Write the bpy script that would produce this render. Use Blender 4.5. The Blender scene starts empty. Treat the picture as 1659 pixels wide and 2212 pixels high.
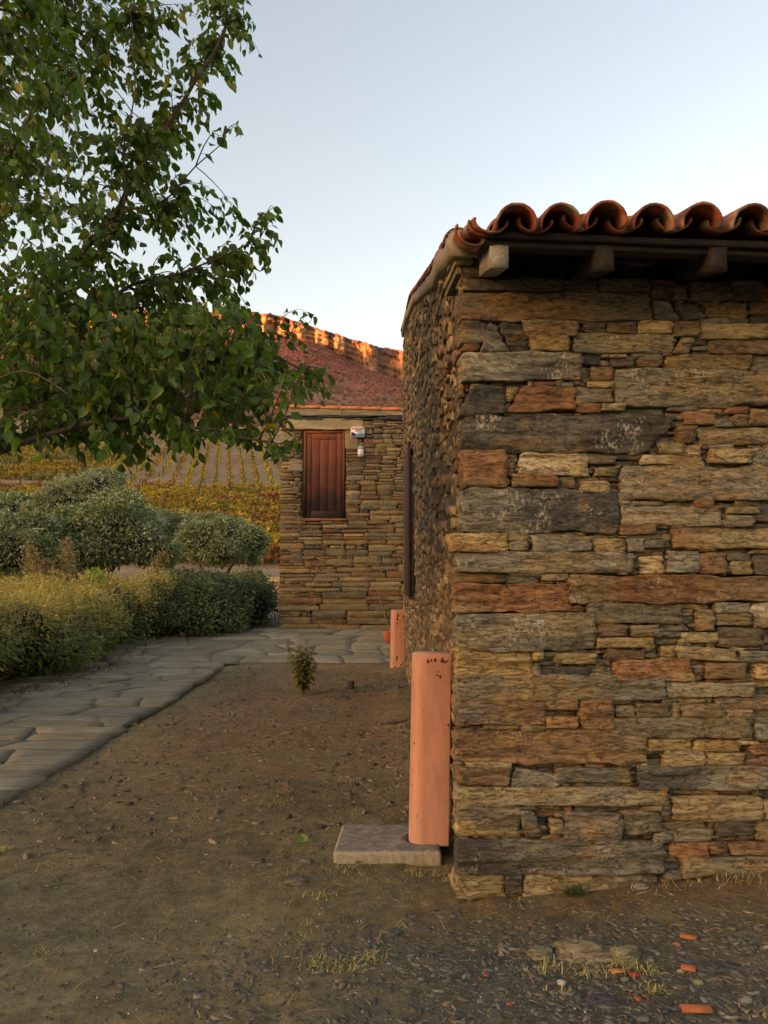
import bpy, math, random
import numpy as np
from mathutils import Vector, Matrix, noise as mn
R = random.Random(7)
NR = np.random.RandomState(11)
rad = math.radians
D = bpy.data
C = bpy.context.scene.collection
# ------------------------------------------------------------------ camera
EYE = 1.4; PITCH = rad(5.4); FOC = 1729.0
cam_d = D.cameras.new('camera'); cam = D.objects.new('camera', cam_d); C.objects.link(cam)
cam.location = (0, 0, EYE); cam.rotation_euler = (rad(90) + PITCH, 0, 0)
cam_d.sensor_fit = 'VERTICAL'; cam_d.sensor_height = 24; cam_d.lens = 24 * FOC / 2212
cam_d.clip_start = 0.05; cam_d.clip_end = 12000
sc = bpy.context.scene; sc.camera = cam
# ------------------------------------------------------------------ light
SUN_EL = 4.0; SUN_AZ = 236.0          # degrees clockwise from +Y: low sun behind the camera on the left
w = D.worlds.new('World'); sc.world = w; w.use_nodes = True
nt = w.node_tree; bg = nt.nodes['Background']
sky = nt.nodes.new('ShaderNodeTexSky'); sky.sky_type = 'NISHITA'; sky.sun_disc = False
sky.sun_elevation = rad(SUN_EL); sky.sun_rotation = rad(SUN_AZ)
sky.air_density = 1.0; sky.dust_density = 3.0; sky.ozone_density = 1.0; sky.altitude = 200
nt.links.new(sky.outputs[0], bg.inputs[0]); bg.inputs[1].default_value = 0.15
sd = D.lights.new('sun', 'SUN'); so = D.objects.new('sun', sd); C.objects.link(so)
sd.energy = 4.2; sd.angle = rad(0.4); sd.color = (1.0, 0.42, 0.14)
az = rad(SUN_AZ); el = rad(SUN_EL)
to_sun = Vector((math.sin(az) * math.cos(el), math.cos(az) * math.cos(el), math.sin(el)))
so.rotation_euler = to_sun.to_track_quat('Z', 'Y').to_euler()
vs = sc.view_settings; vs.view_transform = 'Standard'; vs.look = 'None'; vs.exposure = 2.58; vs.gamma = 1
vs.use_curve_mapping = False
vs.use_white_balance = True; vs.white_balance_temperature = 8500; vs.white_balance_tint = 25   # the phone's dusk white balance
sc.cycles.max_bounces = 6

# ------------------------------------------------------------------ helpers
CP, SP = math.cos(PITCH), math.sin(PITCH)
def ray(px, py):
    u = 1106 - py
    return Vector((px - 829.5, FOC * CP - u * SP, u * CP + FOC * SP))
def P(px, py, Y):                 # the point at distance Y seen in that direction
    r = ray(px, py); return Vector((0, 0, EYE)) + r * (Y / r.y)
def interp(x, xs, ys): return np.interp(x, xs, ys)
def nz(x, y, z=0.0): return mn.noise(Vector((x, y, z)))
def lattice(X, Y, seed=0):
    """smooth value noise, vectorised, about -1..1"""
    X = np.asarray(X, float); Y = np.asarray(Y, float)
    xi = np.floor(X).astype(np.int64); yi = np.floor(Y).astype(np.int64)
    xf = X - xi; yf = Y - yi; xf = xf * xf * (3 - 2 * xf); yf = yf * yf * (3 - 2 * yf)
    def h(a, b):
        n = (a * 374761393 + b * 668265263 + seed * 974634777) & 0xffffffff
        n = ((n ^ (n >> 13)) * 1274126177) & 0xffffffff
        return ((n ^ (n >> 16)) & 0xffff) / 32767.5 - 1
    a = h(xi, yi) * (1 - xf) + h(xi + 1, yi) * xf
    b = h(xi, yi + 1) * (1 - xf) + h(xi + 1, yi + 1) * xf
    return a * (1 - yf) + b * yf
def fbm(X, Y, seed=0, o=4):
    t = 0; a = 1; s = 0
    for k in range(o):
        t = t + a * lattice(X * 2 ** k, Y * 2 ** k, seed + k); s += a; a *= .5
    return t / s

def mkmesh(name, V, Fs, C4=None, smooth=False):
    """V (n,3); Fs list of (m,k) int arrays"""
    me = D.meshes.new(name)
    V = np.asarray(V, np.float32)
    Fs = [np.asarray(f, np.int32) for f in Fs if len(f)]
    loops = np.concatenate([f.ravel() for f in Fs])
    tot = np.concatenate([np.full(len(f), f.shape[1], np.int32) for f in Fs])
    start = np.concatenate([[0], np.cumsum(tot)[:-1]]).astype(np.int32)
    me.vertices.add(len(V)); me.vertices.foreach_set('co', V.ravel())
    me.loops.add(len(loops)); me.loops.foreach_set('vertex_index', loops)
    me.polygons.add(len(tot)); me.polygons.foreach_set('loop_start', start); me.polygons.foreach_set('loop_total', tot)
    if smooth: me.polygons.foreach_set('use_smooth', np.ones(len(tot), bool))
    if C4 is not None:
        C4 = np.asarray(C4, np.float32)
        if C4.shape[1] == 3: C4 = np.hstack([C4, np.zeros((len(C4), 1), np.float32)])
        ca = me.color_attributes.new('tint', 'FLOAT_COLOR', 'POINT'); ca.data.foreach_set('color', C4.ravel())
    me.update(calc_edges=True)
    return me
def ob(name, me, mat=None, parent=None, loc=None, **kw):
    o = D.objects.new(name, me)
    if mat is not None and me is not None and len(me.materials) == 0: me.materials.append(mat)
    C.objects.link(o)
    if parent is not None: o.parent = parent
    if loc is not None: o.location = loc
    for k, v in kw.items(): o[k] = v
    return o
def thing(name, label, cat, loc=(0, 0, 0), group=None, rz=0):
    o = D.objects.new(name, None); o.empty_display_size = .1; C.objects.link(o); o.location = loc; o.rotation_euler = (0, 0, rz)
    o['label'] = label; o['category'] = cat
    if group: o['group'] = group
    return o
def tag(o, label, cat, group=None):
    o['label'] = label; o['category'] = cat
    if group: o['group'] = group
    return o
class Acc:
    """collects geometry into one mesh"""
    def __init__(s): s.V = []; s.Q = []; s.T = []; s.C = []; s.n = 0
    def add(s, V, Q=None, T=None, c=(1, 1, 1, 0)):
        V = np.asarray(V, float).reshape(-1, 3)
        if Q is not None and len(Q): s.Q.append(np.asarray(Q) + s.n)
        if T is not None and len(T): s.T.append(np.asarray(T) + s.n)
        c = np.asarray(c, float)
        if c.ndim == 1:
            if len(c) == 3: c = np.append(c, 0)
            c = np.tile(c, (len(V), 1))
        s.V.append(V); s.C.append(c); s.n += len(V)
    def mesh(s, name, smooth=False, off=None):
        V = np.concatenate(s.V)
        if off is not None: V = V - np.asarray(off)
        F = []
        if s.Q: F.append(np.concatenate(s.Q))
        if s.T: F.append(np.concatenate(s.T))
        return mkmesh(name, V, F, np.concatenate(s.C), smooth)
    def box(s, lo, hi, c=(1, 1, 1, 0), M=None, bev=0.0):
        x0, y0, z0 = lo; x1, y1, z1 = hi
        if bev > 0:
            b = bev
            V = []
            for z, k in ((z0, b), (z0 + b, 0), (z1 - b, 0), (z1, b)):
                V += [(x0 + k, y0 + k + (b if not k else 0), z), (x0 + k + (b if not k else 0), y0 + k, z), (x1 - k - (b if not k else 0), y0 + k, z), (x1 - k, y0 + k + (b if not k else 0), z),
                      (x1 - k, y1 - k - (b if not k else 0), z), (x1 - k - (b if not k else 0), y1 - k, z), (x0 + k + (b if not k else 0), y1 - k, z), (x0 + k, y1 - k - (b if not k else 0), z)]
            V = np.array(V, float); Q = []; T = []
            for r in range(3):
                for i in range(8):
                    j = (i + 1) % 8; Q.append((r * 8 + i, r * 8 + j, r * 8 + 8 + j, r * 8 + 8 + i))
            for base, fl in ((0, 1), (24, 0)):
                for i in range(1, 7):
                    t = (base, base + i, base + i + 1); T.append(t[::-1] if fl else t)
            if M is not None: V = np.array([tuple(M @ Vector(v)) for v in V])
            s.add(V, Q, T, c); return
        V = np.array([(x0, y0, z0), (x1, y0, z0), (x1, y1, z0), (x0, y1, z0), (x0, y0, z1), (x1, y0, z1), (x1, y1, z1), (x0, y1, z1)], float)
        if M is not None: V = np.array([tuple(M @ Vector(v)) for v in V])
        s.add(V, [(0, 3, 2, 1), (4, 5, 6, 7), (0, 1, 5, 4), (1, 2, 6, 5), (2, 3, 7, 6), (3, 0, 4, 7)], None, c)
    def tube(s, pts, rs, n=6, c=(1, 1, 1, 0)):
        pts = [Vector(p) for p in pts]
        if not hasattr(rs, '__len__'): rs = [rs] * len(pts)
        V = []; Q = []
        up = Vector((0.13, 0.31, 0.94)).normalized()
        for i, p in enumerate(pts):
            d = (pts[min(i + 1, len(pts) - 1)] - pts[max(i - 1, 0)])
            d = d.normalized() if d.length > 1e-9 else Vector((0, 0, 1))
            a = d.cross(up)
            if a.length < 1e-3: a = d.cross(Vector((1, 0, 0)))
            a.normalize(); b = d.cross(a)
            for k in range(n):
                t = 2 * math.pi * k / n
                V.append(p + (a * math.cos(t) + b * math.sin(t)) * rs[i])
        for i in range(len(pts) - 1):
            for k in range(n):
                j = (k + 1) % n; Q.append((i * n + k, i * n + j, i * n + n + j, i * n + n + k))
        T = [(0, k + 1, k) for k in range(1, n - 1)] + [((len(pts) - 1) * n, (len(pts) - 1) * n + k, (len(pts) - 1) * n + k + 1) for k in range(1, n - 1)]
        s.add([tuple(v) for v in V], Q, T, c)
    def lathe(s, prof, n=16, c=(1, 1, 1, 0), center=(0, 0)):
        V = []; Q = []
        for r, z in prof:
            for k in range(n):
                t = 2 * math.pi * k / n; V.append((center[0] + r * math.cos(t), center[1] + r * math.sin(t), z))
        for i in range(len(prof) - 1):
            for k in range(n):
                j = (k + 1) % n; Q.append((i * n + k, i * n + j, i * n + n + j, i * n + n + k))
        m = (len(prof) - 1) * n
        T = [(m, m + k, m + k + 1) for k in range(1, n - 1)] + [(0, k + 1, k) for k in range(1, n - 1)]
        s.add(V, Q, T, c)
def scatter(tV, tF, pos, rot, scl, col):
    """tV (n,3) tF (m,k); pos (N,3) rot (N,3,3) scl (N,) or (N,3); col (N,3|4)"""
    N = len(pos); n = len(tV)
    scl = np.asarray(scl, float)
    if scl.ndim == 1: scl = scl[:, None].repeat(3, 1)
    L = tV[None] * scl[:, None, :]
    V = np.einsum('nij,nkj->nki', rot, L) + pos[:, None, :]
    F = (tF[None] + (np.arange(N) * n)[:, None, None]).reshape(-1, tF.shape[1])
    col = np.asarray(col, float)
    return V.reshape(-1, 3), F, col.repeat(n, 0)
def rots(yaw, pitch, roll):
    cy, sy, cp, sp, cr, sr = np.cos(yaw), np.sin(yaw), np.cos(pitch), np.sin(pitch), np.cos(roll), np.sin(roll)
    N = len(yaw); Z = np.zeros(N); O = np.ones(N)
    Rz = np.stack([cy, -sy, Z, sy, cy, Z, Z, Z, O], 1).reshape(N, 3, 3)
    Rx = np.stack([O, Z, Z, Z, cp, -sp, Z, sp, cp], 1).reshape(N, 3, 3)
    Ry = np.stack([cr, Z, sr, Z, O, Z, -sr, Z, cr], 1).reshape(N, 3, 3)
    return Rz @ Rx @ Ry

# ------------------------------------------------------------------ materials
def mat(name, rough=.85, base=None, vary=.25, scale=(8, 8, 8), bump=.3, bscale=None, bdist=.01, lichen=False, spec=.3, transl=0.0, detail=6, tint=True, extra=None, cracks=False):
    m = D.materials.new(name); m.use_nodes = True; t = m.node_tree; N = t.nodes; L = t.links
    b = N['Principled BSDF']; b.inputs['Roughness'].default_value = rough
    b.inputs['Specular IOR Level'].default_value = spec
    tc = N.new('ShaderNodeTexCoord')
    mp = N.new('ShaderNodeMapping'); mp.inputs['Scale'].default_value = scale; L.new(tc.outputs['Object'], mp.inputs[0])
    n1 = N.new('ShaderNodeTexNoise'); n1.inputs['Scale'].default_value = 1; n1.inputs['Detail'].default_value = detail; n1.inputs['Roughness'].default_value = .65
    L.new(mp.outputs[0], n1.inputs[0])
    if tint:
        at = N.new('ShaderNodeAttribute'); at.attribute_name = 'tint'; src = at.outputs['Color']
    else:
        rgb = N.new('ShaderNodeRGB'); rgb.outputs[0].default_value = (*base, 1); src = rgb.outputs[0]
    mr = N.new('ShaderNodeMapRange'); mr.inputs[1].default_value = .25; mr.inputs[2].default_value = .75
    mr.inputs[3].default_value = 1 - vary; mr.inputs[4].default_value = 1 + vary
    L.new(n1.outputs[0], mr.inputs[0])
    mx = N.new('ShaderNodeVectorMath'); mx.operation = 'SCALE'; L.new(src, mx.inputs[0]); L.new(mr.outputs[0], mx.inputs['Scale'])
    out = mx.outputs[0]
    if lichen:
        mpl = N.new('ShaderNodeMapping'); mpl.inputs['Scale'].default_value = (70, 70, 38); L.new(tc.outputs['Object'], mpl.inputs[0])
        n2 = N.new('ShaderNodeTexNoise'); n2.inputs['Scale'].default_value = 1; n2.inputs['Detail'].default_value = 4; L.new(mpl.outputs[0], n2.inputs[0])
        n3 = N.new('ShaderNodeTexNoise'); n3.inputs['Scale'].default_value = 7; n3.inputs['Detail'].default_value = 2; L.new(tc.outputs['Object'], n3.inputs[0])
        ad = N.new('ShaderNodeMath'); ad.operation = 'MULTIPLY'; L.new(n2.outputs[0], ad.inputs[0]); L.new(n3.outputs[0], ad.inputs[1])
        r2 = N.new('ShaderNodeMapRange'); r2.inputs[1].default_value = .30; r2.inputs[2].default_value = .37
        L.new(ad.outputs[0], r2.inputs[0])
        mu = N.new('ShaderNodeMath'); mu.operation = 'MULTIPLY'; L.new(r2.outputs[0], mu.inputs[0]); L.new(at.outputs['Alpha'], mu.inputs[1])
        mix = N.new('ShaderNodeMix'); mix.data_type = 'RGBA'; L.new(mu.outputs[0], mix.inputs['Factor']); L.new(out, mix.inputs['A'])
        mix.inputs['B'].default_value = (.46, .42, .32, 1); out = mix.outputs['Result']
    if cracks:
        mc = N.new('ShaderNodeMapping'); mc.inputs['Scale'].default_value = (13, 13, 58); L.new(tc.outputs['Object'], mc.inputs[0])
        nc = N.new('ShaderNodeTexNoise'); nc.inputs['Scale'].default_value = 1; nc.inputs['Detail'].default_value = 5; nc.inputs['Roughness'].default_value = .6; L.new(mc.outputs[0], nc.inputs[0])
        sb = N.new('ShaderNodeMath'); sb.operation = 'SUBTRACT'; sb.inputs[1].default_value = .5; L.new(nc.outputs[0], sb.inputs[0])
        ab = N.new('ShaderNodeMath'); ab.operation = 'ABSOLUTE'; L.new(sb.outputs[0], ab.inputs[0])
        rc = N.new('ShaderNodeMapRange'); rc.inputs[1].default_value = .0; rc.inputs[2].default_value = .022; rc.inputs[3].default_value = .38; rc.inputs[4].default_value = 1; L.new(ab.outputs[0], rc.inputs[0])
        sg = N.new('ShaderNodeTexNoise'); sg.inputs['Scale'].default_value = 260; sg.inputs['Detail'].default_value = 2; L.new(tc.outputs['Object'], sg.inputs[0])
        rg = N.new('ShaderNodeMapRange'); rg.inputs[1].default_value = .3; rg.inputs[2].default_value = .7; rg.inputs[3].default_value = .72; rg.inputs[4].default_value = 1.35; L.new(sg.outputs[0], rg.inputs[0])
        mm = N.new('ShaderNodeMath'); mm.operation = 'MULTIPLY'; L.new(rc.outputs[0], mm.inputs[0]); L.new(rg.outputs[0], mm.inputs[1])
        mz = N.new('ShaderNodeVectorMath'); mz.operation = 'SCALE'; L.new(out, mz.inputs[0]); L.new(mm.outputs[0], mz.inputs['Scale']); out = mz.outputs[0]
    if extra: out = extra(N, L, tc, out, b)
    L.new(out, b.inputs['Base Color'])
    if bump > 0:
        mb = N.new('ShaderNodeMapping'); mb.inputs['Scale'].default_value = bscale or tuple(2.5 * s for s in scale); L.new(tc.outputs['Object'], mb.inputs[0])
        nb = N.new('ShaderNodeTexNoise'); nb.inputs['Scale'].default_value = 1; nb.inputs['Detail'].default_value = 8; nb.inputs['Roughness'].default_value = .7
        L.new(mb.outputs[0], nb.inputs[0])
        bp = N.new('ShaderNodeBump'); bp.inputs['Strength'].default_value = bump; bp.inputs['Distance'].default_value = bdist
        hsrc = nb.outputs[0]
        if cracks:
            ma = N.new('ShaderNodeMath'); ma.operation = 'MULTIPLY_ADD'; ma.inputs[1].default_value = .8; L.new(rc.outputs[0], ma.inputs[0]); L.new(nb.outputs[0], ma.inputs[2]); hsrc = ma.outputs[0]
        L.new(hsrc, bp.inputs['Height']); L.new(bp.outputs[0], b.inputs['Normal'])
    if transl > 0:
        tr = N.new('ShaderNodeBsdfTranslucent'); ms = N.new('ShaderNodeMixShader'); ms.inputs[0].default_value = transl
        g = N.new('ShaderNodeVectorMath'); g.operation = 'MULTIPLY'; g.inputs[1].default_value = (1.3, 1.5, .6); L.new(out, g.inputs[0])
        L.new(g.outputs[0], tr.inputs[0]); L.new(b.outputs[0], ms.inputs[1]); L.new(tr.outputs[0], ms.inputs[2])
        L.new(ms.outputs[0], N['Material Output'].inputs[0])
    return m
M_stone = mat('schist', .82, vary=.62, scale=(17, 17, 65), bump=1.0, bscale=(70, 70, 190), bdist=.012, lichen=True, cracks=True)
M_rubble = mat('rubble', .9, vary=.5, scale=(25, 25, 40), bump=.9, bscale=(60, 60, 90), bdist=.012)
M_mortar = mat('earth_mortar', .95, base=(.085, .06, .036), tint=False, vary=.4, scale=(20, 20, 30), bump=1, bdist=.02)
M_tile = mat('clay_tile', .92, vary=.35, scale=(18, 18, 18), bump=.5, bscale=(60, 60, 60), bdist=.006)
M_wood = mat('weathered_wood', .85, vary=.45, scale=(70, 9, 70), bump=.7, bscale=(160, 16, 160), bdist=.005)
M_conc = mat('concrete', .92, vary=.3, scale=(35, 35, 35), bump=.8, bscale=(120, 120, 120), bdist=.005)
M_earth = mat('earth', .95, vary=.45, scale=(17, 17, 17), bump=1.0, bscale=(55, 55, 55), bdist=.02, detail=10)
M_flag = mat('flagstone', .8, vary=.45, scale=(5, 22, 22), bump=.8, bscale=(10, 40, 40), bdist=.02)
M_leaf = mat('leaf', .45, vary=.25, scale=(30, 30, 30), bump=0, transl=.4, spec=.4)
M_bush = mat('bush_leaf', .65, vary=.25, scale=(10, 10, 10), bump=0, transl=.25)
M_far = mat('hill', .95, vary=.3, scale=(.5, .5, .5), bump=.8, bscale=(.35, .35, .35), bdist=1.5, detail=10)
M_cliff = mat('cliff_rock', .9, vary=.3, scale=(.09, .09, .5), bump=1, bscale=(.15, .15, .6), bdist=3.0, detail=10)
M_bark = mat('bark', .9, vary=.4, scale=(30, 30, 12), bump=.8, bscale=(80, 80, 30), bdist=.006)
M_gravel = mat('slate_chips', .8, vary=.35, scale=(30, 30, 30), bump=.3, bdist=.003)
M_iron = mat('iron', .6, base=(.03, .024, .022), tint=False, vary=.4, scale=(30, 30, 30), bump=.3, bdist=.003)
M_plain = mat('painted', .45, vary=.04, scale=(10, 10, 10), bump=0)

# ------------------------------------------------------------------ ground shape
EDGE = -2.62                                  # right-hand edge of the paved path
def path_left(Y): return interp(Y, [4, 8, 12, 16, 19, 22, 26], [-4.9, -4.85, -5.0, -5.15, -4.75, -4.35, -4.3])
def path_right(Y): return interp(Y, [2, 5, 9, 13, 14.5], [-2.30, -2.44, -2.56, -2.76, -2.85]) + .025 * np.sin(np.asarray(Y) * 2.1)
prof_y = [-3000, -400, -30, 0, 14.3, 19, 25.4, 25.6, 35.0, 35.3, 50, 110, 220, 300]
prof_z = [-40, -6, -.4, 0, 0, .42, .62, .70, 1.28, 1.80, 2.6, 14.8, 45, 69.5]
def azpx(X, Y): return 829.5 + X / np.maximum(Y, 1) * 1686
def top_ratio(px): return interp(px, [-2500, -900, -300, 160, 300, 450, 520, 592, 662, 736, 819, 872, 1000, 1250, 1700, 2600], [.24, .29, .33, .362, .357, .354, .3535, .350, .3365, .321, .3075, .3015, .275, .225, .16, .09])
def base_ratio(px): return interp(px, [-2500, -900, -300, 300, 450, 515, 659, 722, 764, 872, 1000, 1250, 1700, 2600], [.20, .25, .30, .335, .332, .329, .3175, .301, .285, .261, .235, .19, .13, .07])
def ground_z(X, Y):
    X = np.asarray(X, float); Y = np.asarray(Y, float)
    z = interp(Y, prof_y, prof_z)
    br = base_ratio(azpx(X, Y))
    zb = 1.4 + br * 735
    t = np.clip((Y - 300) / 435, 0, 1)
    far = 69.5 + (zb - 69.5) * (t ** 1.05)
    z = np.where(Y > 300, far, z)
    z = z + np.where(Y > 300, np.sin(np.clip(t, 0, 1) * np.pi) * 9 * fbm(X / 70, Y / 110, 5), 0)
    z = z + np.clip((Y - 50) / 60, 0, 1) * 1.0 * lattice(X / 40, Y / 40, 3)
    near = np.clip((16 - Y) / 2, 0, 1) * np.clip((Y + 10) / 8, 0, 1)
    bump = .022 * fbm(X * 1.1, Y * 1.1, 21) + .012 * fbm(X * 5, Y * 5, 22, 4) + .006 * lattice(X * 22, Y * 22, 29)
    rise = .055 * np.clip(X - .35, 0, 3) * np.clip((Y - 2.2) / 1.4, 0, 1)
    bank = .05 * np.exp(-((X - .3) / .25) ** 2) * np.clip((Y - 4.8) / 1.5, 0, 1)
    onpath = np.clip((EDGE + .1 - X) / .15, 0, 1)
    z = z + near * ((bump + bank) * (1 - onpath) + rise - .035 * onpath)
    z = z - .10 * np.clip((Y - 14.6) / .3, 0, 1) * np.clip((26 - Y) / .5, 0, 1) * (X > path_left(Y)) 
    return z
def gz(x, y): return float(ground_z(np.array([x]), np.array([y]))[0])
def G(px, py):
    r = ray(px, py); o = Vector((0, 0, EYE)); k = 0.0
    lo = 1.5; hi = 300
    Yv = lo
    prev = lo
    while Yv < hi:
        p = o + r * (Yv / r.y)
        if p.z < gz(p.x, p.y): break
        prev = Yv; Yv *= 1.02
    a, b = prev, Yv
    for _ in range(18):
        m = (a + b) / 2; p = o + r * (m / r.y)
        if p.z < gz(p.x, p.y): b = m
        else: a = m
    p = o + r * (b / r.y); return Vector((p.x, p.y, gz(p.x, p.y)))

def build_ground():
    xs = np.unique(np.round(np.concatenate([-np.geomspace(6, 2500, 70), np.arange(-6, -3, .08), np.arange(-3, 2.6, .035), np.geomspace(2.6, 2500, 70)]), 4))
    ys = np.unique(np.round(np.concatenate([-np.geomspace(1, 3000, 24), np.arange(-1, 2.4, .3), np.arange(2.4, 9, .035), np.arange(9, 16, .07), np.arange(16, 27, .25), [25.4, 25.6, 34.95, 35.0, 35.3], np.arange(27, 60, 1.0), np.geomspace(60, 300, 60), np.linspace(303, 742, 120)]), 4))
    X, Y = np.meshgrid(xs, ys); Z = ground_z(X, Y)
    nx, ny = len(xs), len(ys)
    I = np.arange(nx * ny).reshape(ny, nx)
    F = np.stack([I[:-1, :-1], I[:-1, 1:], I[1:, 1:], I[1:, :-1]], -1).reshape(-1, 4)
    x = X.ravel(); y = Y.ravel()
    def lerp(a, b, t): return a + (b - a) * t[:, None]
    a = fbm(x * .7, y * .7, 31); b2 = fbm(x * 2.3, y * 2.3, 32)
    dirt = lerp(np.array([[.185, .142, .066]]), np.array([[.130, .115, .062]]), np.clip(.5 + .9 * a, 0, 1))
    dirt = lerp(dirt, np.array([[.195, .110, .052]]), np.clip((y - 4.6) / 3, 0, 1) * np.clip(.55 + .5 * b2, 0, 1) * np.clip((x + 2.6) / .9, 0, 1))
    left = np.clip((.1 - x) / 1.6, 0, 1) * np.clip((5.5 - y) / 2, 0, 1)
    dirt = lerp(dirt, np.array([[.128, .122, .072]]), left * np.clip(.6 + .7 * b2, 0, 1))
    strip = np.exp(-((y - 3.62 - .05 * x) / .22) ** 2) * (x > .1)
    dirt = lerp(dirt, np.array([[.16, .105, .05]]), np.clip(strip * (.8 + .4 * b2), 0, 1))
    grav = np.clip((3.55 - y) / .35, 0, 1) * np.clip((x + .7 + .35 * a * 2) / .8, 0, 1)
    dirt = lerp(dirt, np.array([[.078, .076, .058]]), grav * np.clip(.8 + .4 * b2, 0, 1))
    nearm = (np.clip((17 - y) / 2, 0, 1))[:, None]; mod = 1 + nearm * (.34 * fbm(x * 1.6 + 9, y * 1.1, 33)[:, None] + .30 * fbm(x * 7, y * 7, 34)[:, None] + .22 * lattice(x * 28, y * 28, 35)[:, None]); dirt = dirt * mod * 1.10
    tan = np.array([[.30, .21, .13]])
    c = lerp(dirt, tan, np.clip((y - 22) / 6, 0, 1))
    vine = lerp(np.tile(np.array([[.23, .155, .085]]), (len(x), 1)), np.array([[.30, .22, .13]]), np.clip(.5 + fbm(x / 9, y / 9, 41), 0, 1))
    c = lerp(c, vine, np.clip((y - 45) / 10, 0, 1))
    h1 = fbm(x / 45, y / 45, 51); h2 = fbm(x / 12, y / 20, 52)
    hill = lerp(np.tile(np.array([[.21, .105, .06]]), (len(x), 1)), np.array([[.34, .072, .055]]), np.clip((y - 380) / 180, 0, 1) * np.clip(.75 + .6 * h1, 0, 1))  # upper slope reddened: dusk light put into its brown colour
    hill = lerp(hill, np.array([[.10, .08, .06]]), np.clip(h2 * 1.2, 0, .6))
    c = lerp(c, hill, np.clip((y - 235) / 40 + h2, 0, 1))
    me = mkmesh('ground', np.stack([x, y, Z.ravel()], 1), [F], c, True)
    me.materials.append(M_earth); me.materials.append(M_far)
    mi = (ys[:-1] > 24).astype(np.int32).repeat(nx - 1); me.polygons.foreach_set('material_index', mi)
    ob('ground', me, None, kind='structure')
build_ground()

# far ridge behind the camera (it is what puts the valley in shade) and the cliff-topped hill in front
def build_ridge():
    sx, sy = math.sin(az), math.cos(az)
    A = Acc(); n = 160
    dist = 3000
    t = np.linspace(-9000, 9000, n)
    tops = interp(t, [-9000, -5000, -2400, 0, 1800, 5000, 9000], [150, 270, RIDGE + 18, RIDGE, RIDGE - 10, 300, 130]) + 5 * fbm(t / 260, t * 0, 61)
    rows = [(-1300, 0.0), (-750, .35), (-200, .85), (0, 1.0), (200, .9), (900, 0)]
    V = []; 
    for d, k in rows:
        for i in range(n):
            dd = dist - d if False else dist + d
            cx = sx * dd + sy * t[i]; cy = sy * dd - sx * t[i]
            V.append((cx, cy, tops[i] * k - (30 if k == 0 else 0) + (8 * nz(t[i] / 150, d / 90) if 0 < k < 1 else 0)))
    I = np.arange(len(V)).reshape(len(rows), n)
    F = np.stack([I[:-1, :-1], I[:-1, 1:], I[1:, 1:], I[1:, :-1]], -1).reshape(-1, 4)
    c = np.tile(np.array([.12, .10, .06, 0]), (len(V), 1))
    ob('ridge', mkmesh('ridge', V, [F[:, ::-1]], c, True), M_far, kind='structure')
RIDGE = 464
build_ridge()
def build_cliff():
    px = np.concatenate([np.arange(-2400, 380, 8), np.arange(380, 900, 1.6), np.arange(900, 2600, 12)]).astype(float)
    blocks = [(60, 80), (110, 150), (185, 210), (300, 330), (395, 420), (440, 462), (470, 482), (494, 503), (516, 532), (566, 593), (598, 620), (624, 661), (682, 710), (724, 745), (786, 815), (866, 895), (930, 960), (1000, 1040)]
    prot = np.zeros(len(px))
    for a, b in blocks:
        e = 3.0 + 2.5 * abs(math.sin(a * 1.7))
        prot = np.maximum(prot, np.clip((px - a) / e + .5, 0, 1) * np.clip((b - px) / e + .5, 0, 1))
    prot = prot * 15 * (.75 + .35 * lattice(px / 40, px * 0, 79)) + 3 * fbm(px / 16, px * 0, 71)
    rt = top_ratio(px) + .0022 * fbm(px / 11, px * 0, 73); rb = base_ratio(px) - .017
    nr = 26; V = []; Cc = []
    for j in range(nr + 4):
        v = j / (nr - 1)
        if j < nr:
            zr = rb + (rt - rb) * v
            led = 2.6 * np.round(lattice(px / 60, px * 0 + v * 9, 74) * 2) / 2
            pv = prot * np.clip(1.15 - v * .35 + .5 * lattice(px / 22, px * 0 + v * 3.2, 91), 0, 1.3) + 3.5 * fbm(px / 7, px * 0 + v * 5, 92); Yd = 742 - pv + 16 * v + 1.4 * np.sin(v * 40 + fbm(px / 30, px * 0, 77) * 5) + led
        else:
            k = j - nr + 1
            zr = rt + 0.0012 * k; Yd = 742 + 16 + 30 * k + 0 * px
            zr = rt - .004 * k * k * .4
        X = (px - 829.5) / 1686 * Yd
        Z = 1.4 + zr * Yd
        V.append(np.stack([X, Yd, Z], 1))
        n1 = fbm(px / 12, px * 0 + v * 6, 75)[:, None]; n2 = lattice(px / 5, px * 0 + v * 22, 76)[:, None]
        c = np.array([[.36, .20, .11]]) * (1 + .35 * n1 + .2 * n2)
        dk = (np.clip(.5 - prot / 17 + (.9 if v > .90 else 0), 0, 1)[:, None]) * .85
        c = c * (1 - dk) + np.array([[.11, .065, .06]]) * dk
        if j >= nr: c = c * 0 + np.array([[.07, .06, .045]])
        Cc.append(c)
    n = len(px); I = np.arange(n * (nr + 4)).reshape(nr + 4, n)
    F = np.stack([I[:-1, :-1], I[:-1, 1:], I[1:, 1:], I[1:, :-1]], -1).reshape(-1, 4)
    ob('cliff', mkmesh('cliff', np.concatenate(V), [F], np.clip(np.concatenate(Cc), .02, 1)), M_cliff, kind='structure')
build_cliff()
def ico(sub=1):
    import bmesh
    bm = bmesh.new(); bmesh.ops.create_icosphere(bm, subdivisions=sub, radius=1)
    V = np.array([v.co[:] for v in bm.verts]); F = np.array([[v.index for v in f.verts] for f in bm.faces]); bm.free(); return V, F
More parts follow.
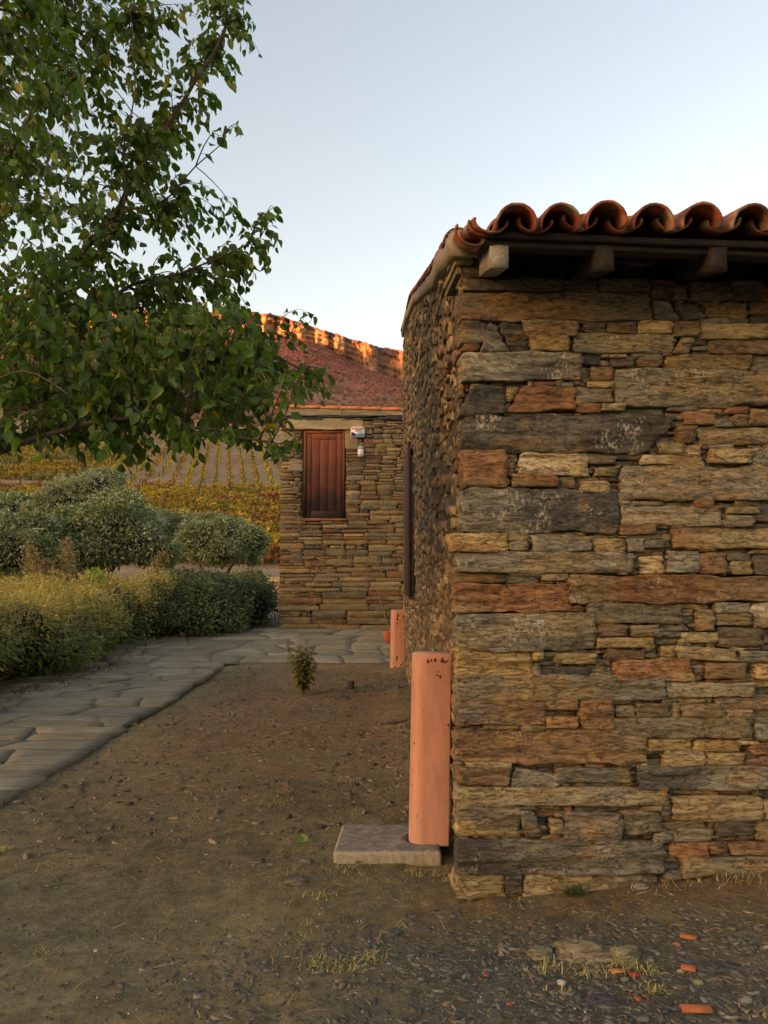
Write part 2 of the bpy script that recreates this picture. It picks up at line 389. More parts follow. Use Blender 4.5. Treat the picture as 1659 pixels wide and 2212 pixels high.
def hill_scrub():
    n = 42000
    px = NR.uniform(-700, 1150, n); Y = 228 + 505 * NR.rand(n) ** 1.05
    X = (px - 829.5) / 1686 * Y; Z = ground_z(X, Y)
    keep = lattice(X / 16, Y / 26, 81) + .5 * NR.rand(n) > -.30; X, Y, Z = X[keep], Y[keep], Z[keep]; n = len(X)
    V, F = ico(1)
    V = V * (1 + .25 * NR.randn(len(V), 1)); V[:, 2] *= .75
    t = np.clip((Y - 380) / 200, 0, 1)[:, None]; r = NR.rand(n, 1)
    g = np.array([[.10, .07, .04]]) * (.7 + .7 * r); rd = np.array([[.24, .065, .048]]) * (.6 + .7 * r); br = np.array([[.23, .10, .06]]) * (.7 + .5 * r)  # rd: reddish scrub, deepened with dusk light in the colour
    sel = NR.rand(n, 1)
    c = np.where(sel < .35, g, np.where(sel < .35 + .45 * t, rd, br))
    s = NR.uniform(.3, .95, n) * (1 + Y / 900) * np.where(Y < 430, 1.2, 1)
    VV, FF, CC = scatter(V, F, np.stack([X, Y, Z], 1), rots(NR.rand(n) * 6.28, NR.rand(n) * .5, NR.rand(n) * .5), np.stack([s, s, s * .8], 1), c)
    ob('hillside_scrub', mkmesh('hillside_scrub', VV, [FF], CC), M_far, kind='stuff', label='low red and olive scrub covering the hillside under the cliff')
hill_scrub()
# bushes along the cliff's brow
# ------------------------------------------------------------------ stones
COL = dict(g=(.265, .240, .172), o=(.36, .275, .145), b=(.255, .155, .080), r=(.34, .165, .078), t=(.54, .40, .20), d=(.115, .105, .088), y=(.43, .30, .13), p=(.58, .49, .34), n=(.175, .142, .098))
def stone_geo(q, d0, back, c1, c2=None, lich=0., seed=0., fr=None, res=1.0, amp=1.0, deep=False):
    """rough slab in a wall plane: q = 4 corners (s,z) bl,br,tr,tl; fr maps (s,z,d) to xyz"""
    q = [np.array(p, float) for p in q]
    wdt = (np.linalg.norm(q[1] - q[0]) + np.linalg.norm(q[2] - q[3])) / 2
    hgt = (np.linalg.norm(q[3] - q[0]) + np.linalg.norm(q[2] - q[1])) / 2
    nx = int(min(34, max(2, round(wdt / (.022 / res))))); ny = int(min(16, max(2, round(hgt / (.010 / res)))))
    r = min(.008, hgt * .18, wdt * .18)
    def lin(n, L):
        if n <= 2: return np.array([0, .5, 1.])
        a = r * .45 / L; return np.concatenate([[0], np.linspace(a, 1 - a, n - 1), [1]])
    us = lin(nx, wdt); vs_ = lin(ny, hgt); U, Vv = np.meshgrid(us, vs_)
    a = 2 * U - 1; b = 2 * Vv - 1
    ka = min(.2, .16 * hgt / wdt) * (.2 + .8 * abs(nz(seed, 3.1)));  kb = .07 * (.4 + abs(nz(seed, 7.7)))
    a2 = a * (1 - ka * np.abs(b) ** 4); b2 = b * (1 - kb * np.abs(a) ** 6)
    u = (a2 + 1) / 2; v = (b2 + 1) / 2
    S = (1 - u) * (1 - v) * q[0][0] + u * (1 - v) * q[1][0] + u * v * q[2][0] + (1 - u) * v * q[3][0]
    Z = (1 - u) * (1 - v) * q[0][1] + u * (1 - v) * q[1][1] + u * v * q[2][1] + (1 - u) * v * q[3][1]
    sd = int(seed * 13) % 9973
    edge = np.minimum(np.minimum(U, 1 - U) * wdt, np.minimum(Vv, 1 - Vv) * hgt)
    out = np.clip(1 - edge / (.5 * hgt), 0, 1)
    Z = Z + out * .11 * hgt * fbm(S * 9 + seed, Z * 3, sd, 3) * np.sign(b)
    S = S + np.clip(1 - np.minimum(U, 1 - U) * wdt / .05, 0, 1) * min(.009, .10 * wdt) * (lattice(Z * 60 + seed, S * 2, sd + 5) + .6 * lattice(Z * 150 + seed, S * 5, sd + 15))
    e = np.clip(edge / r, 0, 1)
    ledge = np.floor(fbm(S * 3, Z * 38 + seed, sd + 1, 3) * 4.2) / 4.2
    am = min(.032, .22 * hgt) * amp
    dep = d0 + am * (.8 * fbm(S * 6, Z * 16 + seed, sd + 2, 3) + .7 * ledge) - r * .8 * (1 - np.sqrt(np.clip(1 - (1 - e) ** 2, 0, 1)))
    dep = dep + (a * nz(seed, 1.3) + b * nz(seed, 5.3) * .6) * min(.012, .1 * hgt)
    n0 = (nx + 1) * (ny + 1) if S.size == (nx + 1) * (ny + 1) else S.size
    ny1, nx1 = S.shape
    I = np.arange(ny1 * nx1).reshape(ny1, nx1)
    Q = [np.stack([I[:-1, :-1], I[:-1, 1:], I[1:, 1:], I[1:, :-1]], -1).reshape(-1, 4)]
    ring = np.concatenate([I[0, :], I[1:, -1], I[-1, -2::-1], I[-2:0:-1, 0]])
    s_ = [S.ravel()]; z_ = [Z.ravel()]; d_ = [dep.ravel()]
    n = ny1 * nx1; last = ring; m = len(ring)
    levels = [.3, .62, 1.0] if deep else [1.0]
    for lv in levels:
        rs = S.ravel()[ring]; rz = Z.ravel()[ring]
        jit = (.007 * lattice(rz * 25 + lv * 9, rs * 25, sd + 9)) if deep else 0
        s_.append(rs + jit); z_.append(rz); d_.append(np.full(m, d0 - back * lv) if lv < 1 or not deep else np.full(m, d0 - back))
        cur = np.arange(n, n + m); nxt = np.roll(cur, -1); ln = np.roll(last, -1)
        Q.append(np.stack([last, cur, nxt, ln], -1)); last = cur; n += m
    S = np.concatenate(s_); Z = np.concatenate(z_); Dp = np.concatenate(d_)
    xyz = fr(S, Z, Dp)
    c1 = np.array(c1); k = fbm(S * 4 + seed, Z * 13, sd + 3, 3); k2 = fbm(S * 2.2, Z * 6 + seed, sd + 4, 3)
    c = c1[None] * (1 + .28 * k[:, None])
    if c2 is not None:
        t = np.clip(.5 + 2.2 * k2, 0, 1)[:, None]; c = c * (1 - t) + np.array(c2)[None] * t
    t3 = np.clip((fbm(S * 5, Z * 11 + seed * 2, sd + 6, 3) - .25) * 2, 0, .55)[:, None]
    c = c * (1 - t3) + np.array([[.36, .215, .08]]) * t3
    al = np.clip(lich * (.6 + 1.2 * lattice(S * 7 + seed, Z * 10, sd + 7)), 0, 1)[:, None] if lich else np.zeros((len(S), 1))
    return xyz, np.concatenate(Q), np.hstack([c, al])

# front wall frame
OX, OY = .335, 3.72; FA = rad(5.0)
ux, uy = math.cos(FA), math.sin(FA)
def fr_front(s, z, d):
    s = np.asarray(s); batter = -.016 * z       # the face leans back a little, the corner too
    return np.stack([OX + s * ux + (d) * uy + .016 * z * np.clip(1 - s, 0, 1), OY + s * uy - (d + batter) * ux, z + 0 * s], -1)
def W(px, py):
    r = ray(px, py); o = Vector((0, 0, EYE))
    nrm = Vector((uy, -ux, 0)); k = nrm.dot(Vector((OX, OY, 0)) - o) / nrm.dot(r)
    p = o + r * k; z = p.z
    s = (p.x - OX) * ux + (p.y - OY) * uy
    return s - .016 * z * max(0, min(1, 1 - s)), z
def crop(reg, x, y):
    oy = {'A': 405, 'B': 999, 'C': 1539}[reg]
    return 864 + x * .4792, oy + y * .4792
big = []
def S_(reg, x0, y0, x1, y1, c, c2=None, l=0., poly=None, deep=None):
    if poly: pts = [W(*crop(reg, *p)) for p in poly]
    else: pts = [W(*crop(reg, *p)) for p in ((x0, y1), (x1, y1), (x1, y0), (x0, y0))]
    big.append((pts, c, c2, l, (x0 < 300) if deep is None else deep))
for a in [
 ('A',282,395,740,450,'n','d'),('A',740,400,905,455,'d'),('A',905,395,1140,452,'n','d'),('A',275,455,1143,586,'n','b',.2),  # top course picked darker: eave shade put partly into the stone colour
 ('A',0,0,0,0,'g','d',0,[(1165,585),(1272,588),(1225,498),(1148,492)]),('A',0,0,0,0,'n','d',0,[(1290,585),(1385,575),(1340,510),(1245,495)]),
 ('A',1395,500,1590,572,'b','d'),('A',1150,425,1240,488,'d'),('A',1245,420,1310,490,'g'),('A',1320,410,1500,492,'n'),('A',1505,405,1659,490,'d'),('A',1600,495,1740,560,'b'),
 ('A',275,592,400,690,'d','g'),('A',0,0,0,0,'g','d',0,[(360,735),(500,735),(430,610),(398,600)]),('A',285,692,355,726,'r'),('A',0,0,0,0,'d','n',0,[(505,735),(592,735),(550,600),(440,598)]),
 ('A',555,585,810,665,'b','o',.2),('A',590,662,765,726,'t','y',.3),('A',842,596,938,642,'n'),('A',940,590,1080,646,'b','n'),('A',1085,590,1235,648,'t','y',.2),
 ('A',1240,588,1370,616,'b'),('A',1240,618,1360,664,'b','o'),('A',1378,598,1680,668,'t','o',.4),('A',793,645,1255,735,'g','o',.2),
 ('A',0,0,0,0,'g','b',0,[(1250,740),(1320,738),(1345,660),(1280,662)]),('A',1410,674,1720,740,'o','b',.2),('A',275,732,828,862,'g','d',.8),
 ('A',830,752,915,790,'d'),('A',960,765,1065,801,'n'),('A',1072,765,1180,803,'r','b'),('A',1208,744,1605,826,'y','r',.1),('A',1608,780,1700,830,'g'),
 ('A',870,795,975,866,'b','o'),('A',822,805,865,872,'n'),('A',978,812,1700,976,'o','g',1.0),
 ('A',0,0,0,0,'n','d',.1,[(262,1022),(480,1015),(478,880),(330,872)],True),('A',0,0,0,0,'r','b',.1,[(487,1010),(795,1000),(806,888),(560,884)]),
 ('A',0,0,0,0,'o','b',0,[(487,962),(510,955),(545,888),(485,886)]),('A',808,897,970,965,'g','n',.2),('A',850,867,970,894,'y','r'),('A',610,868,710,886,'r'),
 ('A',800,967,910,1010,'b','r'),('A',912,966,1025,1000,'n','o'),('A',0,0,0,0,'g','d',1.0,[(280,1186),(1130,1185),(1258,1018),(282,1018)],True),
 ('A',1295,1004,1435,1060,'r','b'),('A',1495,980,1585,1014,'r'),('A',1425,1040,1508,1076,'g'),('A',1512,1016,1588,1070,'n'),('A',1590,998,1700,1066,'b','o'),
 ('A',1257,1076,1338,1146,'b','r'),('A',1358,1072,1700,1152,'g','o',.4),('A',1180,1146,1300,1196,'b','o'),('A',1405,1172,1600,1240,'y','o',.1),('A',1100,1197,1240,1245,'t','p'),
 ('A',1602,1168,1700,1262,'g'),('A',860,1205,985,1240,'g','n'),('A',885,1258,980,1298,'y','o'),
 ('B',282,-58,484,108,'r','b',0),('B',0,0,0,0,'p','t',.2,[(535,52),(862,62),(855,-45),(545,-52)]),('B',510,50,715,108,'y','r'),('B',728,62,795,112,'o','b'),
 ('B',822,80,950,134,'o','t'),('B',1000,14,1700,170,'g','o',1.0),('B',278,115,1000,310,'g','d',.9),('B',1003,193,1460,285,'o','g',.3),('B',1475,238,1605,287,'g','o'),
 ('B',1490,195,1630,232,'o','b'),('B',1004,265,1168,322,'b','r'),('B',1335,167,1427,205,'r','b'),('B',1242,295,1700,384,'o','r',.1),
 ('B',230,317,492,404,'y','r'),('B',490,355,580,396,'g','o'),('B',598,330,865,400,'p','g',.1),('B',870,345,1018,410,'r','y'),('B',1030,342,1110,400,'g','o'),('B',1110,348,1200,382,'b','g'),
 ('B',262,403,1058,498,'g','o',.4),('B',1088,420,1200,502,'o','t'),('B',1215,395,1360,496,'g','d'),('B',1362,400,1485,502,'b','r'),('B',1505,440,1600,505,'g','o'),('B',1490,410,1590,440,'g'),('B',1605,420,1700,505,'g','n'),
 ('B',250,497,478,543,'n','b'),('B',490,485,635,510,'o'),('B',640,500,765,534,'o','g'),('B',765,508,1700,632,'o','r',.4),('B',248,543,780,680,'o','r',.1),
 ('B',845,628,1275,728,'o','g',.4),('B',1425,632,1588,680,'g','o'),('B',1430,682,1588,736,'n','o'),('B',1592,640,1700,740,'p','o'),('B',260,684,886,848,'o','g',.5),
 ('B',492,682,660,712,'o','g'),('B',662,675,815,718,'g','o'),('B',888,730,1033,786,'n','b'),('B',1045,735,1175,786,'b','o'),('B',1340,662,1418,755,'o','b'),('B',1270,766,1440,816,'o','b',.2),
 ('B',1442,742,1650,835,'o','n'),('B',260,830,600,962,'y','t',.2),('B',602,845,650,895,'y','b'),('B',712,860,895,912,'o','y'),('B',890,790,1150,838,'o','y'),('B',925,850,1105,894,'b','r'),
 ('B',1185,825,1250,882,'r','y'),('B',0,0,0,0,'o','g',.1,[(1255,885),(1540,898),(1500,845),(1245,825)]),('B',1542,850,1700,905,'o','g'),('B',634,922,862,976,'d','n'),('B',602,905,634,972,'g'),
 ('B',0,0,0,0,'y','r',.1,[(985,992),(1350,985),(1310,884),(960,892)]),('B',1390,905,1567,978,'b','o'),('B',1610,912,1700,980,'y'),('B',264,957,1198,1073,'o','g',.2),('B',1200,995,1608,1060,'o','g'),
 ('B',264,1047,655,1185,'n','b',.1,None),('B',640,1060,800,1116,'y','b'),('B',812,1070,965,1208,'b','r'),('B',660,1146,803,1200,'y','r'),('B',978,1100,1065,1152,'g','o'),('B',1068,1090,1225,1150,'o','b'),
 ('B',1228,1090,1270,1152,'t','o'),('B',1276,1095,1452,1150,'b','o'),('B',1480,1118,1600,1158,'g','o'),
 ('C',944,25,1600,116,'o','g',.1),('C',1608,30,1720,132,'g','o'),('C',375,50,540,80,'g','o'),('C',545,55,660,90,'b','o'),('C',256,72,1118,236,'o','b',.3),('C',1133,125,1325,178,'y','b'),
 ('C',1330,130,1540,180,'y','r'),('C',1193,172,1385,246,'b','o'),('C',1388,185,1555,238,'o','t'),('C',1590,145,1720,196,'b','r'),('C',300,226,500,258,'o','g'),('C',258,246,493,330,'y','b',.2),
 ('C',0,0,0,0,'g','d',.1,[(505,345),(700,348),(775,300),(515,250)]),('C',705,250,1045,322,'o','g'),('C',1078,245,1720,350,'d','g',.2),('C',255,340,1212,424,'o','g',.1),
 ('C',262,424,545,562,'y','n'),('C',0,0,0,0,'d','g',0,[(570,572),(640,572),(610,445),(535,448)]),('C',740,462,998,592,'g','n',.1),('C',1238,380,1635,496,'g','o',.4),('C',1012,452,1180,545,'n','o'),
 ('C',1147,545,1230,592,'o','g'),('C',1235,532,1415,585,'o','g'),('C',1430,490,1598,560,'b','n'),('C',1605,490,1720,582,'o','y'),('C',258,575,1190,728,'g','d',.4),
 ('C',1222,592,1400,656,'g','r'),('C',1403,588,1482,642,'b','o'),('C',1485,590,1660,642,'o','b'),('C',1278,655,1720,748,'o','g',.1),('C',255,728,475,845,'y','o'),('C',476,730,552,818,'n','b'),
 ('C',556,735,1165,828,'g','o',.1),('C',680,478,740,560,'t','o'),('C',1640,400,1720,485,'b','o')]:
    a = list(a) + [None] * (9 - len(a))
    reg, x0, y0, x1, y1, c, c2, l, poly = a[:9]
    if isinstance(l, list): poly = l; l = 0
    S_(reg, x0, y0, x1, y1, c, c2, l or 0., poly, deep=(min(p[0] for p in poly) < 300 if poly else None))

def build_front():
    b = thing('stone_building', 'long rough schist building with clay tile roof filling the right of the picture', 'building', (OX, OY, 0))
    off = np.array([OX, OY, 0])
    SW, SH, cs = 1.62, 2.98, .005
    nx, nz_ = int(SW / cs), int(SH / cs)
    occ = np.zeros((nz_, nx), bool)
    gs, gzv = np.meshgrid((np.arange(nx) + .5) * cs, (np.arange(nz_) + .5) * cs)
    specs = []
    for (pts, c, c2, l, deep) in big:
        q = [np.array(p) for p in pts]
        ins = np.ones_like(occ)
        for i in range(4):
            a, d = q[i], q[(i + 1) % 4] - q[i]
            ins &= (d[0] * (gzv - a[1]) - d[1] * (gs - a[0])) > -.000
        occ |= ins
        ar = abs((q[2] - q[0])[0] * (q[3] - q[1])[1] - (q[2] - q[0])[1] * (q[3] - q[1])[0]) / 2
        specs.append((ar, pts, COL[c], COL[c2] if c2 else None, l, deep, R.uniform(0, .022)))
    # below the ground line and above the wall plate nothing is needed
    plate = W(1300, 592)[1]
    occ[gzv > plate] = True
    sizes = []
    for w_, h_, n in [(.30, .055, 10), (.24, .04, 16), (.18, .05, 16), (.14, .035, 30), (.10, .05, 20), (.12, .022, 40), (.08, .03, 60), (.07, .018, 110), (.045, .035, 60), (.045, .018, 200), (.025, .025, 120), (.035, .010, 260), (.015, .03, 80), (.02, .012, 240)]:
        for k in range(n):
            f = R.uniform(.85, 1.25); sizes.append((w_ * f, h_ * R.uniform(.85, 1.2)))
    smalls = []
    cell = 0
    last = None
    for (w_, h_) in sizes:
        a, c = max(2, int(w_ / cs)), max(2, int(h_ / cs))
        sat = np.zeros((nz_ + 1, nx + 1), np.int32); sat[1:, 1:] = occ.cumsum(0).cumsum(1)
        if a >= nx: continue
        t = sat[c:, a:] - sat[:-c, a:] - sat[c:, :-a] + sat[:-c, :-a]
        zs, xs = np.nonzero(t == 0)
        if len(zs) == 0: continue
        k = R.randrange(len(zs)); z0, x0 = zs[k], xs[k]
        # slide down and left until it rests on something
        while z0 > 0 and t[z0 - 1, x0] == 0: z0 -= 1
        while x0 > 0 and t[z0, x0 - 1] == 0: x0 -= 1
        occ[z0:z0 + c, x0:x0 + a] = True
        S0, S1, Z0, Z1 = x0 * cs, (x0 + a) * cs, z0 * cs, (z0 + c) * cs
        j = lambda m: R.uniform(-m, m)
        m = min(.008, .22 * (Z1 - Z0)); sk = j(min(.035, .35 * (S1 - S0)))
        pts = [(S0 + j(m), Z0 + j(m)), (S1 + j(m), Z0 + j(m)), (S1 + sk * .5 + j(m), Z1 + j(m)), (S0 + sk * .5 + j(m), Z1 + j(m))]
        col = R.choice('gggnnoobbbrdty'); c2 = R.choice('gonbd')
        specs.append(((S1 - S0) * (Z1 - Z0), pts, COL[col], COL[c2], 0, S0 < .02, R.uniform(-.042, .004)))
    # beyond the picture's right edge: plain coursing
    z = 0.0
    while z < plate:
        h = min(R.uniform(.05, .15), plate - z + .02); s = 1.6 + R.uniform(-.02, .09)
        while s < 3.3:
            w_ = R.uniform(.15, .6)
            specs.append((0, [(s, z), (s + w_ - .008, z), (s + w_ - .008, z + h - .008), (s, z + h - .008)], COL[R.choice('gonbr')], COL[R.choice('gon')], .2, False, R.uniform(-.01, .01)))
            s += w_
        z += h
    specs.sort(key=lambda t: -t[0])
    A = Acc()
    VR = random.Random(3)
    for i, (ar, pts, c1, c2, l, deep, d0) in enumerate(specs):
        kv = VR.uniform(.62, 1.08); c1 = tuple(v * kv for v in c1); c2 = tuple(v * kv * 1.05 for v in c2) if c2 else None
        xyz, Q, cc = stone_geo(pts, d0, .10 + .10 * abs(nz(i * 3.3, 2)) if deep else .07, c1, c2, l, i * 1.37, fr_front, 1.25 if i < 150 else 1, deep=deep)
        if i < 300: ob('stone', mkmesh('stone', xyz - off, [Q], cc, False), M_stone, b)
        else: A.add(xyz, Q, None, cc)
    ob('stone_chips', A.mesh('stone_chips', False, off), M_stone, b, kind='stuff')
    # earth core behind the stones
    K = Acc()
    g = np.linspace(0.012, 3.3, 140); zz = np.linspace(-.1, plate - .02, 90); S, Z = np.meshgrid(g, zz)
    dd = -.075 + .012 * fbm(S * 14, Z * 22, 91)
    xyz = fr_front(S.ravel(), Z.ravel(), dd.ravel()); I = np.arange(S.size).reshape(S.shape)
    K.add(xyz, np.stack([I[:-1, :-1], I[:-1, 1:], I[1:, 1:], I[1:, :-1]], -1).reshape(-1, 4))
    # wall plate ledge, back of the eave pocket
    a = fr_front(np.array([.06, 3.3]), np.array([plate - .02] * 2), np.array([-.045] * 2)); b2 = fr_front(np.array([.06, 3.3]), np.array([plate - .0] * 2), np.array([-.40] * 2)); c3 = fr_front(np.array([.06, 3.3]), np.array([plate + .24] * 2), np.array([-.42] * 2))
    K.add([a[0], a[1], b2[1], b2[0], c3[1], c3[0]], [(0, 1, 2, 3), (3, 2, 4, 5)])
    ob('wall', K.mesh('wall', True, off), M_mortar, b)
    # loose stones packed on the wall plate, back in the eave pocket
    A = Acc(); s = .12
    for row in range(3):
        s = .1
        while s < 3.2:
            w_ = R.uniform(.08, .22); h = R.uniform(.05, .09); z0 = plate + .005 + row * .075
            xyz, Q, cc = stone_geo([(s, z0), (s + w_ - .01, z0), (s + w_ - .015, z0 + h), (s + .01, z0 + h)], -.20 + R.uniform(-.1, .06) - row * .04, .1, COL['n'], COL['d'], 0, s * 7 + row, fr_front)
            A.add(xyz, Q, None, cc); s += w_
    ob('packing_stones', A.mesh('packing_stones', True, off), M_stone, b, kind='stuff')
    return b, plate
BLD, PLATE = build_front()
BOFF = np.array([OX, OY, 0])

# ---- side wall, roof line
def roof_top(Y):      # underside of the tiles, following the gable's rake
    return interp(Y, [3.0, 3.72, 5.46, 9.4, 14.6], [2.87, 3.06, 3.58, 4.86, 6.12])
def side_x(Y, z):
    Y = np.asarray(Y, float)
    return .362 + .0 * Y - .010 * np.clip((Y - 6) / 8, 0, 1) + .012 * lattice(Y * .8, z * .8, 101)
def build_side():
    def fr(s, z, d): return np.stack([side_x(s, z) - d, s, z + 0 * s], -1)
    ys = np.concatenate([np.arange(3.78, 7, .03), np.arange(7, 14.5, .06)]); n = 110
    vv = np.linspace(0, 1, n)
    Yg, Vg = np.meshgrid(ys, vv); Zg = -.1 + (roof_top(Yg) - .0 + .1) * Vg
    X = side_x(Yg, Zg) + .012 - .022 * fbm(Yg * 7, Zg * 9, 102) - .015 * fbm(Yg * 22, Zg * 26, 103, 3)
    I = np.arange(Yg.size).reshape(Yg.shape)
    A = Acc()
    k = fbm(Yg.ravel() * 3, Zg.ravel() * 3, 104)[:, None]
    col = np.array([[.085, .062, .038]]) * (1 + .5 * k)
    A.add(np.stack([X.ravel(), Yg.ravel(), Zg.ravel()], 1), np.stack([I[:-1, :-1], I[1:, :-1], I[1:, 1:], I[:-1, 1:]], -1).reshape(-1, 4), None, np.hstack([col, np.zeros((len(col), 1))]))
    # gable end and back
    A.add([(.37, 14.5, -.1), (4, 14.8, -.1), (4, 14.8, 6.0), (.37, 14.5, 6.1)], [(0, 1, 2, 3)], None, (.1, .08, .055))
    ob('side_wall', A.mesh('side_wall', True, BOFF), M_rubble, BLD)
    A = Acc(); z = 0.0; i = 0
    while z < 6.2:
        h = R.uniform(.03, .075); Y = 3.80 + R.uniform(0, .1)
        while Y < 14.4:
            w_ = R.uniform(.05, .20) * (1 if Y < 7 else 1.7)
            if z + h < roof_top(Y) - .06 and R.random() < .95:
                ph = R.uniform(-.03, .03)
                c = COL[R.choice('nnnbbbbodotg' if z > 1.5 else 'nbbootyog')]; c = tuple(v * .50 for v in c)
                hh = h * R.uniform(.75, 1.0); ww = w_ * R.uniform(.82, .98)
                # columns run high to low Y so that the face looks to -X
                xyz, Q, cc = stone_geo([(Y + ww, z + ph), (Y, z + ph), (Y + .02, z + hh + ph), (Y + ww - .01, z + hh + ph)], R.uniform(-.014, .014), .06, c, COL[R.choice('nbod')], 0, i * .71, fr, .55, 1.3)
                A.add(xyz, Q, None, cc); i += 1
            Y += w_
        z += h
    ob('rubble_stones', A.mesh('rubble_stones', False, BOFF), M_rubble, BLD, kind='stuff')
build_side()

# ---- roof
def tile_geo(L=.44, r0=.088, r1=.072, th=.012, n=12, up=True, jag=0, seed=0, flat=1.0):
    """half barrel, mouth at y=0 running to y=L"""
    V = []; ny = 4
    arc = np.linspace(-.06 * math.pi, 1.06 * math.pi, n + 1)
    for rr in (0, th):
        for j in range(ny + 1):
            y = L * j / ny; r = r0 + (r1 - r0) * j / ny - rr
            for a in arc:
                yy = y + (.012 * nz(a * 3 + seed, 2.2) if j == 0 else 0)
                V.append((r * math.cos(a), yy, r * math.sin(a) * (flat if up else -flat)))
    m = n + 1; Q = []
    def id_(s, j, i): return s * (ny + 1) * m + j * m + i
    for j in range(ny):
        for i in range(n):
            Q.append((id_(0, j, i), id_(0, j + 1, i), id_(0, j + 1, i + 1), id_(0, j, i + 1)))
            Q.append((id_(1, j, i), id_(1, j, i + 1), id_(1, j + 1, i + 1), id_(1, j + 1, i)))
    for i in range(n):
        Q.append((id_(0, 0, i), id_(0, 0, i + 1), id_(1, 0, i + 1), id_(1, 0, i)))
        Q.append((id_(0, ny, i), id_(1, ny, i), id_(1, ny, i + 1), id_(0, ny, i + 1)))
    for j in range(ny):
        Q.append((id_(0, j, 0), id_(1, j, 0), id_(1, j + 1, 0), id_(0, j + 1, 0)))
        Q.append((id_(0, j, n), id_(0, j + 1, n), id_(1, j + 1, n), id_(1, j, n)))
    return np.array(V), np.array(Q)
def tile_col(V, seed, base=(.36, .082, .038)):
    c = np.tile(np.array(base), (len(V), 1)) * (1 + .18 * nz(seed, 9.9))
    l = fbm(V[:, 0] * 22 + seed, V[:, 1] * 16 + V[:, 2] * 20, int(seed * 7) % 999, 3)
    t = np.clip((l + .02) * 4, 0, 1)[:, None] * .8; t2 = np.clip((-l - .2) * 5, 0, 1)[:, None] * .7
    c = c * (1 - t) + np.array([[.075, .06, .045]]) * t
    c = c * (1 - t2) + np.array([[.36, .34, .22]]) * t2
    return np.hstack([c, np.zeros((len(c), 1))])
def build_roof():
    slope = math.atan(.295)
    Ye = 3.27
    tiles = [1117, 1213, 1312, 1412, 1518, 1625]
    rise = lambda y: .295 * y
    cols = []
    for i, px in enumerate(tiles): cols.append((P(px, 484, Ye + i * .018), i))
    p = cols[-1][0]
    for k in range(1, 9): cols.append((p + Vector((.208 * k, .018 * k, -.0 * k)), 5 + k))
    M = Matrix.Rotation(slope, 4, 'X')
    Wst = Acc()
    def put(V, Q, x, y, z, roll, yaw, cc, part):
        Mt = Matrix.Translation((x, y, z)) @ Matrix.Rotation(yaw, 4, 'Z') @ M @ Matrix.Rotation(roll, 4, 'Y')
        VV = np.array([tuple(Mt @ Vector(v)) for v in V])
        if part: ob('roof_tile', mkmesh('roof_tile', VV - BOFF, [Q], cc, True), M_tile, BLD)
        else: Wst.add(VV, Q, None, cc)
    for (c, i) in cols:
        up_j = [0, .0, .012, 0, .006, 0][i % 6]
        for k in range(0, 15):
            V, Q = tile_geo(r0=.092 if k == 0 else .086, up=True, seed=i + k)
            cc = tile_col(V, i * 3.3 + k * 1.7)
            y = c.y + .36 * k * math.cos(slope); z = c.z - .004 + .295 * (y - c.y) + up_j + (.012 if k else 0)
            put(V, Q, c.x + R.uniform(-.004, .004), y, z, rad(R.uniform(-4, 4)), rad(R.uniform(-2, 2)), cc, k < 2 and i < 7)
            V, Q = tile_geo(r0=.078, r1=.088, up=False, seed=i + k + 50, flat=.62)
            cc = tile_col(V, i * 5.3 + k * 2.7 + 40)
            put(V, Q, c.x - .104 + R.uniform(-.004, .004), y + .05, z + .042, rad(R.uniform(-4, 4)), rad(R.uniform(-2, 2)), cc, k < 2 and i < 7)
    # broken verge tiles at the corner
    for px, py, rl, k in ((1046, 508, 14, 0), (1016, 526, 30, 1)):
        c = P(px, py, 3.38)
        V, Q = tile_geo(L=.40, r0=.075, up=False, seed=80 + k, flat=.6)
        put(V, Q, c.x, c.y, c.z + .045, rad(rl), rad(-3), tile_col(V, 77.7 + k), True)
    # tiles bedded along the rake
    for j in range(1, 30):
        Y = 3.75 + j * .36
        if Y > 14.3: break
        V, Q = tile_geo(L=.42, r0=.085, up=True, seed=60 + j)
        x = float(side_x(Y, 3)) + .030
        sl = math.atan((float(roof_top(Y + .3)) - float(roof_top(Y))) / .3)
        Mt = Matrix.Translation((x, Y, float(roof_top(Y)) + .048)) @ Matrix.Rotation(sl, 4, 'X') @ Matrix.Rotation(rad(R.uniform(-8, 8)), 4, 'Y')
        VV = np.array([tuple(Mt @ Vector(v)) for v in V])
        ob('verge_tile', mkmesh('verge_tile', VV - BOFF, [Q], tile_col(V, 90 + j * 1.3), True), M_tile, BLD)
    # beyond the first roof span: a second span of tiles up to the ridge, joined
    for i in range(14):
        x = .50 + .21 * i
        for k in range(12):
            Y = 8.6 + k * .5
            V, Q = tile_geo(L=.56, r0=.088, up=True, n=6, seed=i)
            z = float(roof_top(Y)) + .06
            Mt = Matrix.Translation((x, Y, z)) @ Matrix.Rotation(math.atan(.25 if Y > 9.4 else .3), 4, 'X')
            VV = np.array([tuple(Mt @ Vector(v)) for v in V]); Wst.add(VV, Q, None, tile_col(V, i + k * 3.1))
    ob('upper_tiles', Wst.mesh('upper_tiles', True, BOFF), M_tile, BLD, kind='stuff')
    # roof deck under the tiles
    A = Acc(); V = []; ys = [3.52, 5.46, 9.4, 14.5]
    for y in ys:
        z = float(roof_top(y)) if y > 5 else 2.955 + .295 * (y - 3.40)
        z -= .0
        V += [(.42, y, z), (4.0, y + .3, z), (.42, y, z + .03), (4.0, y + .3, z + .03)]
    Q = []
    for i in range(3):
        a = i * 4; b = a + 4
        Q += [(a, b, b + 1, a + 1), (a + 2, a + 3, b + 3, b + 2), (a, a + 2, b + 2, b), (a + 1, b + 1, b + 3, a + 3)]
    Q += [(0, 1, 3, 2)]
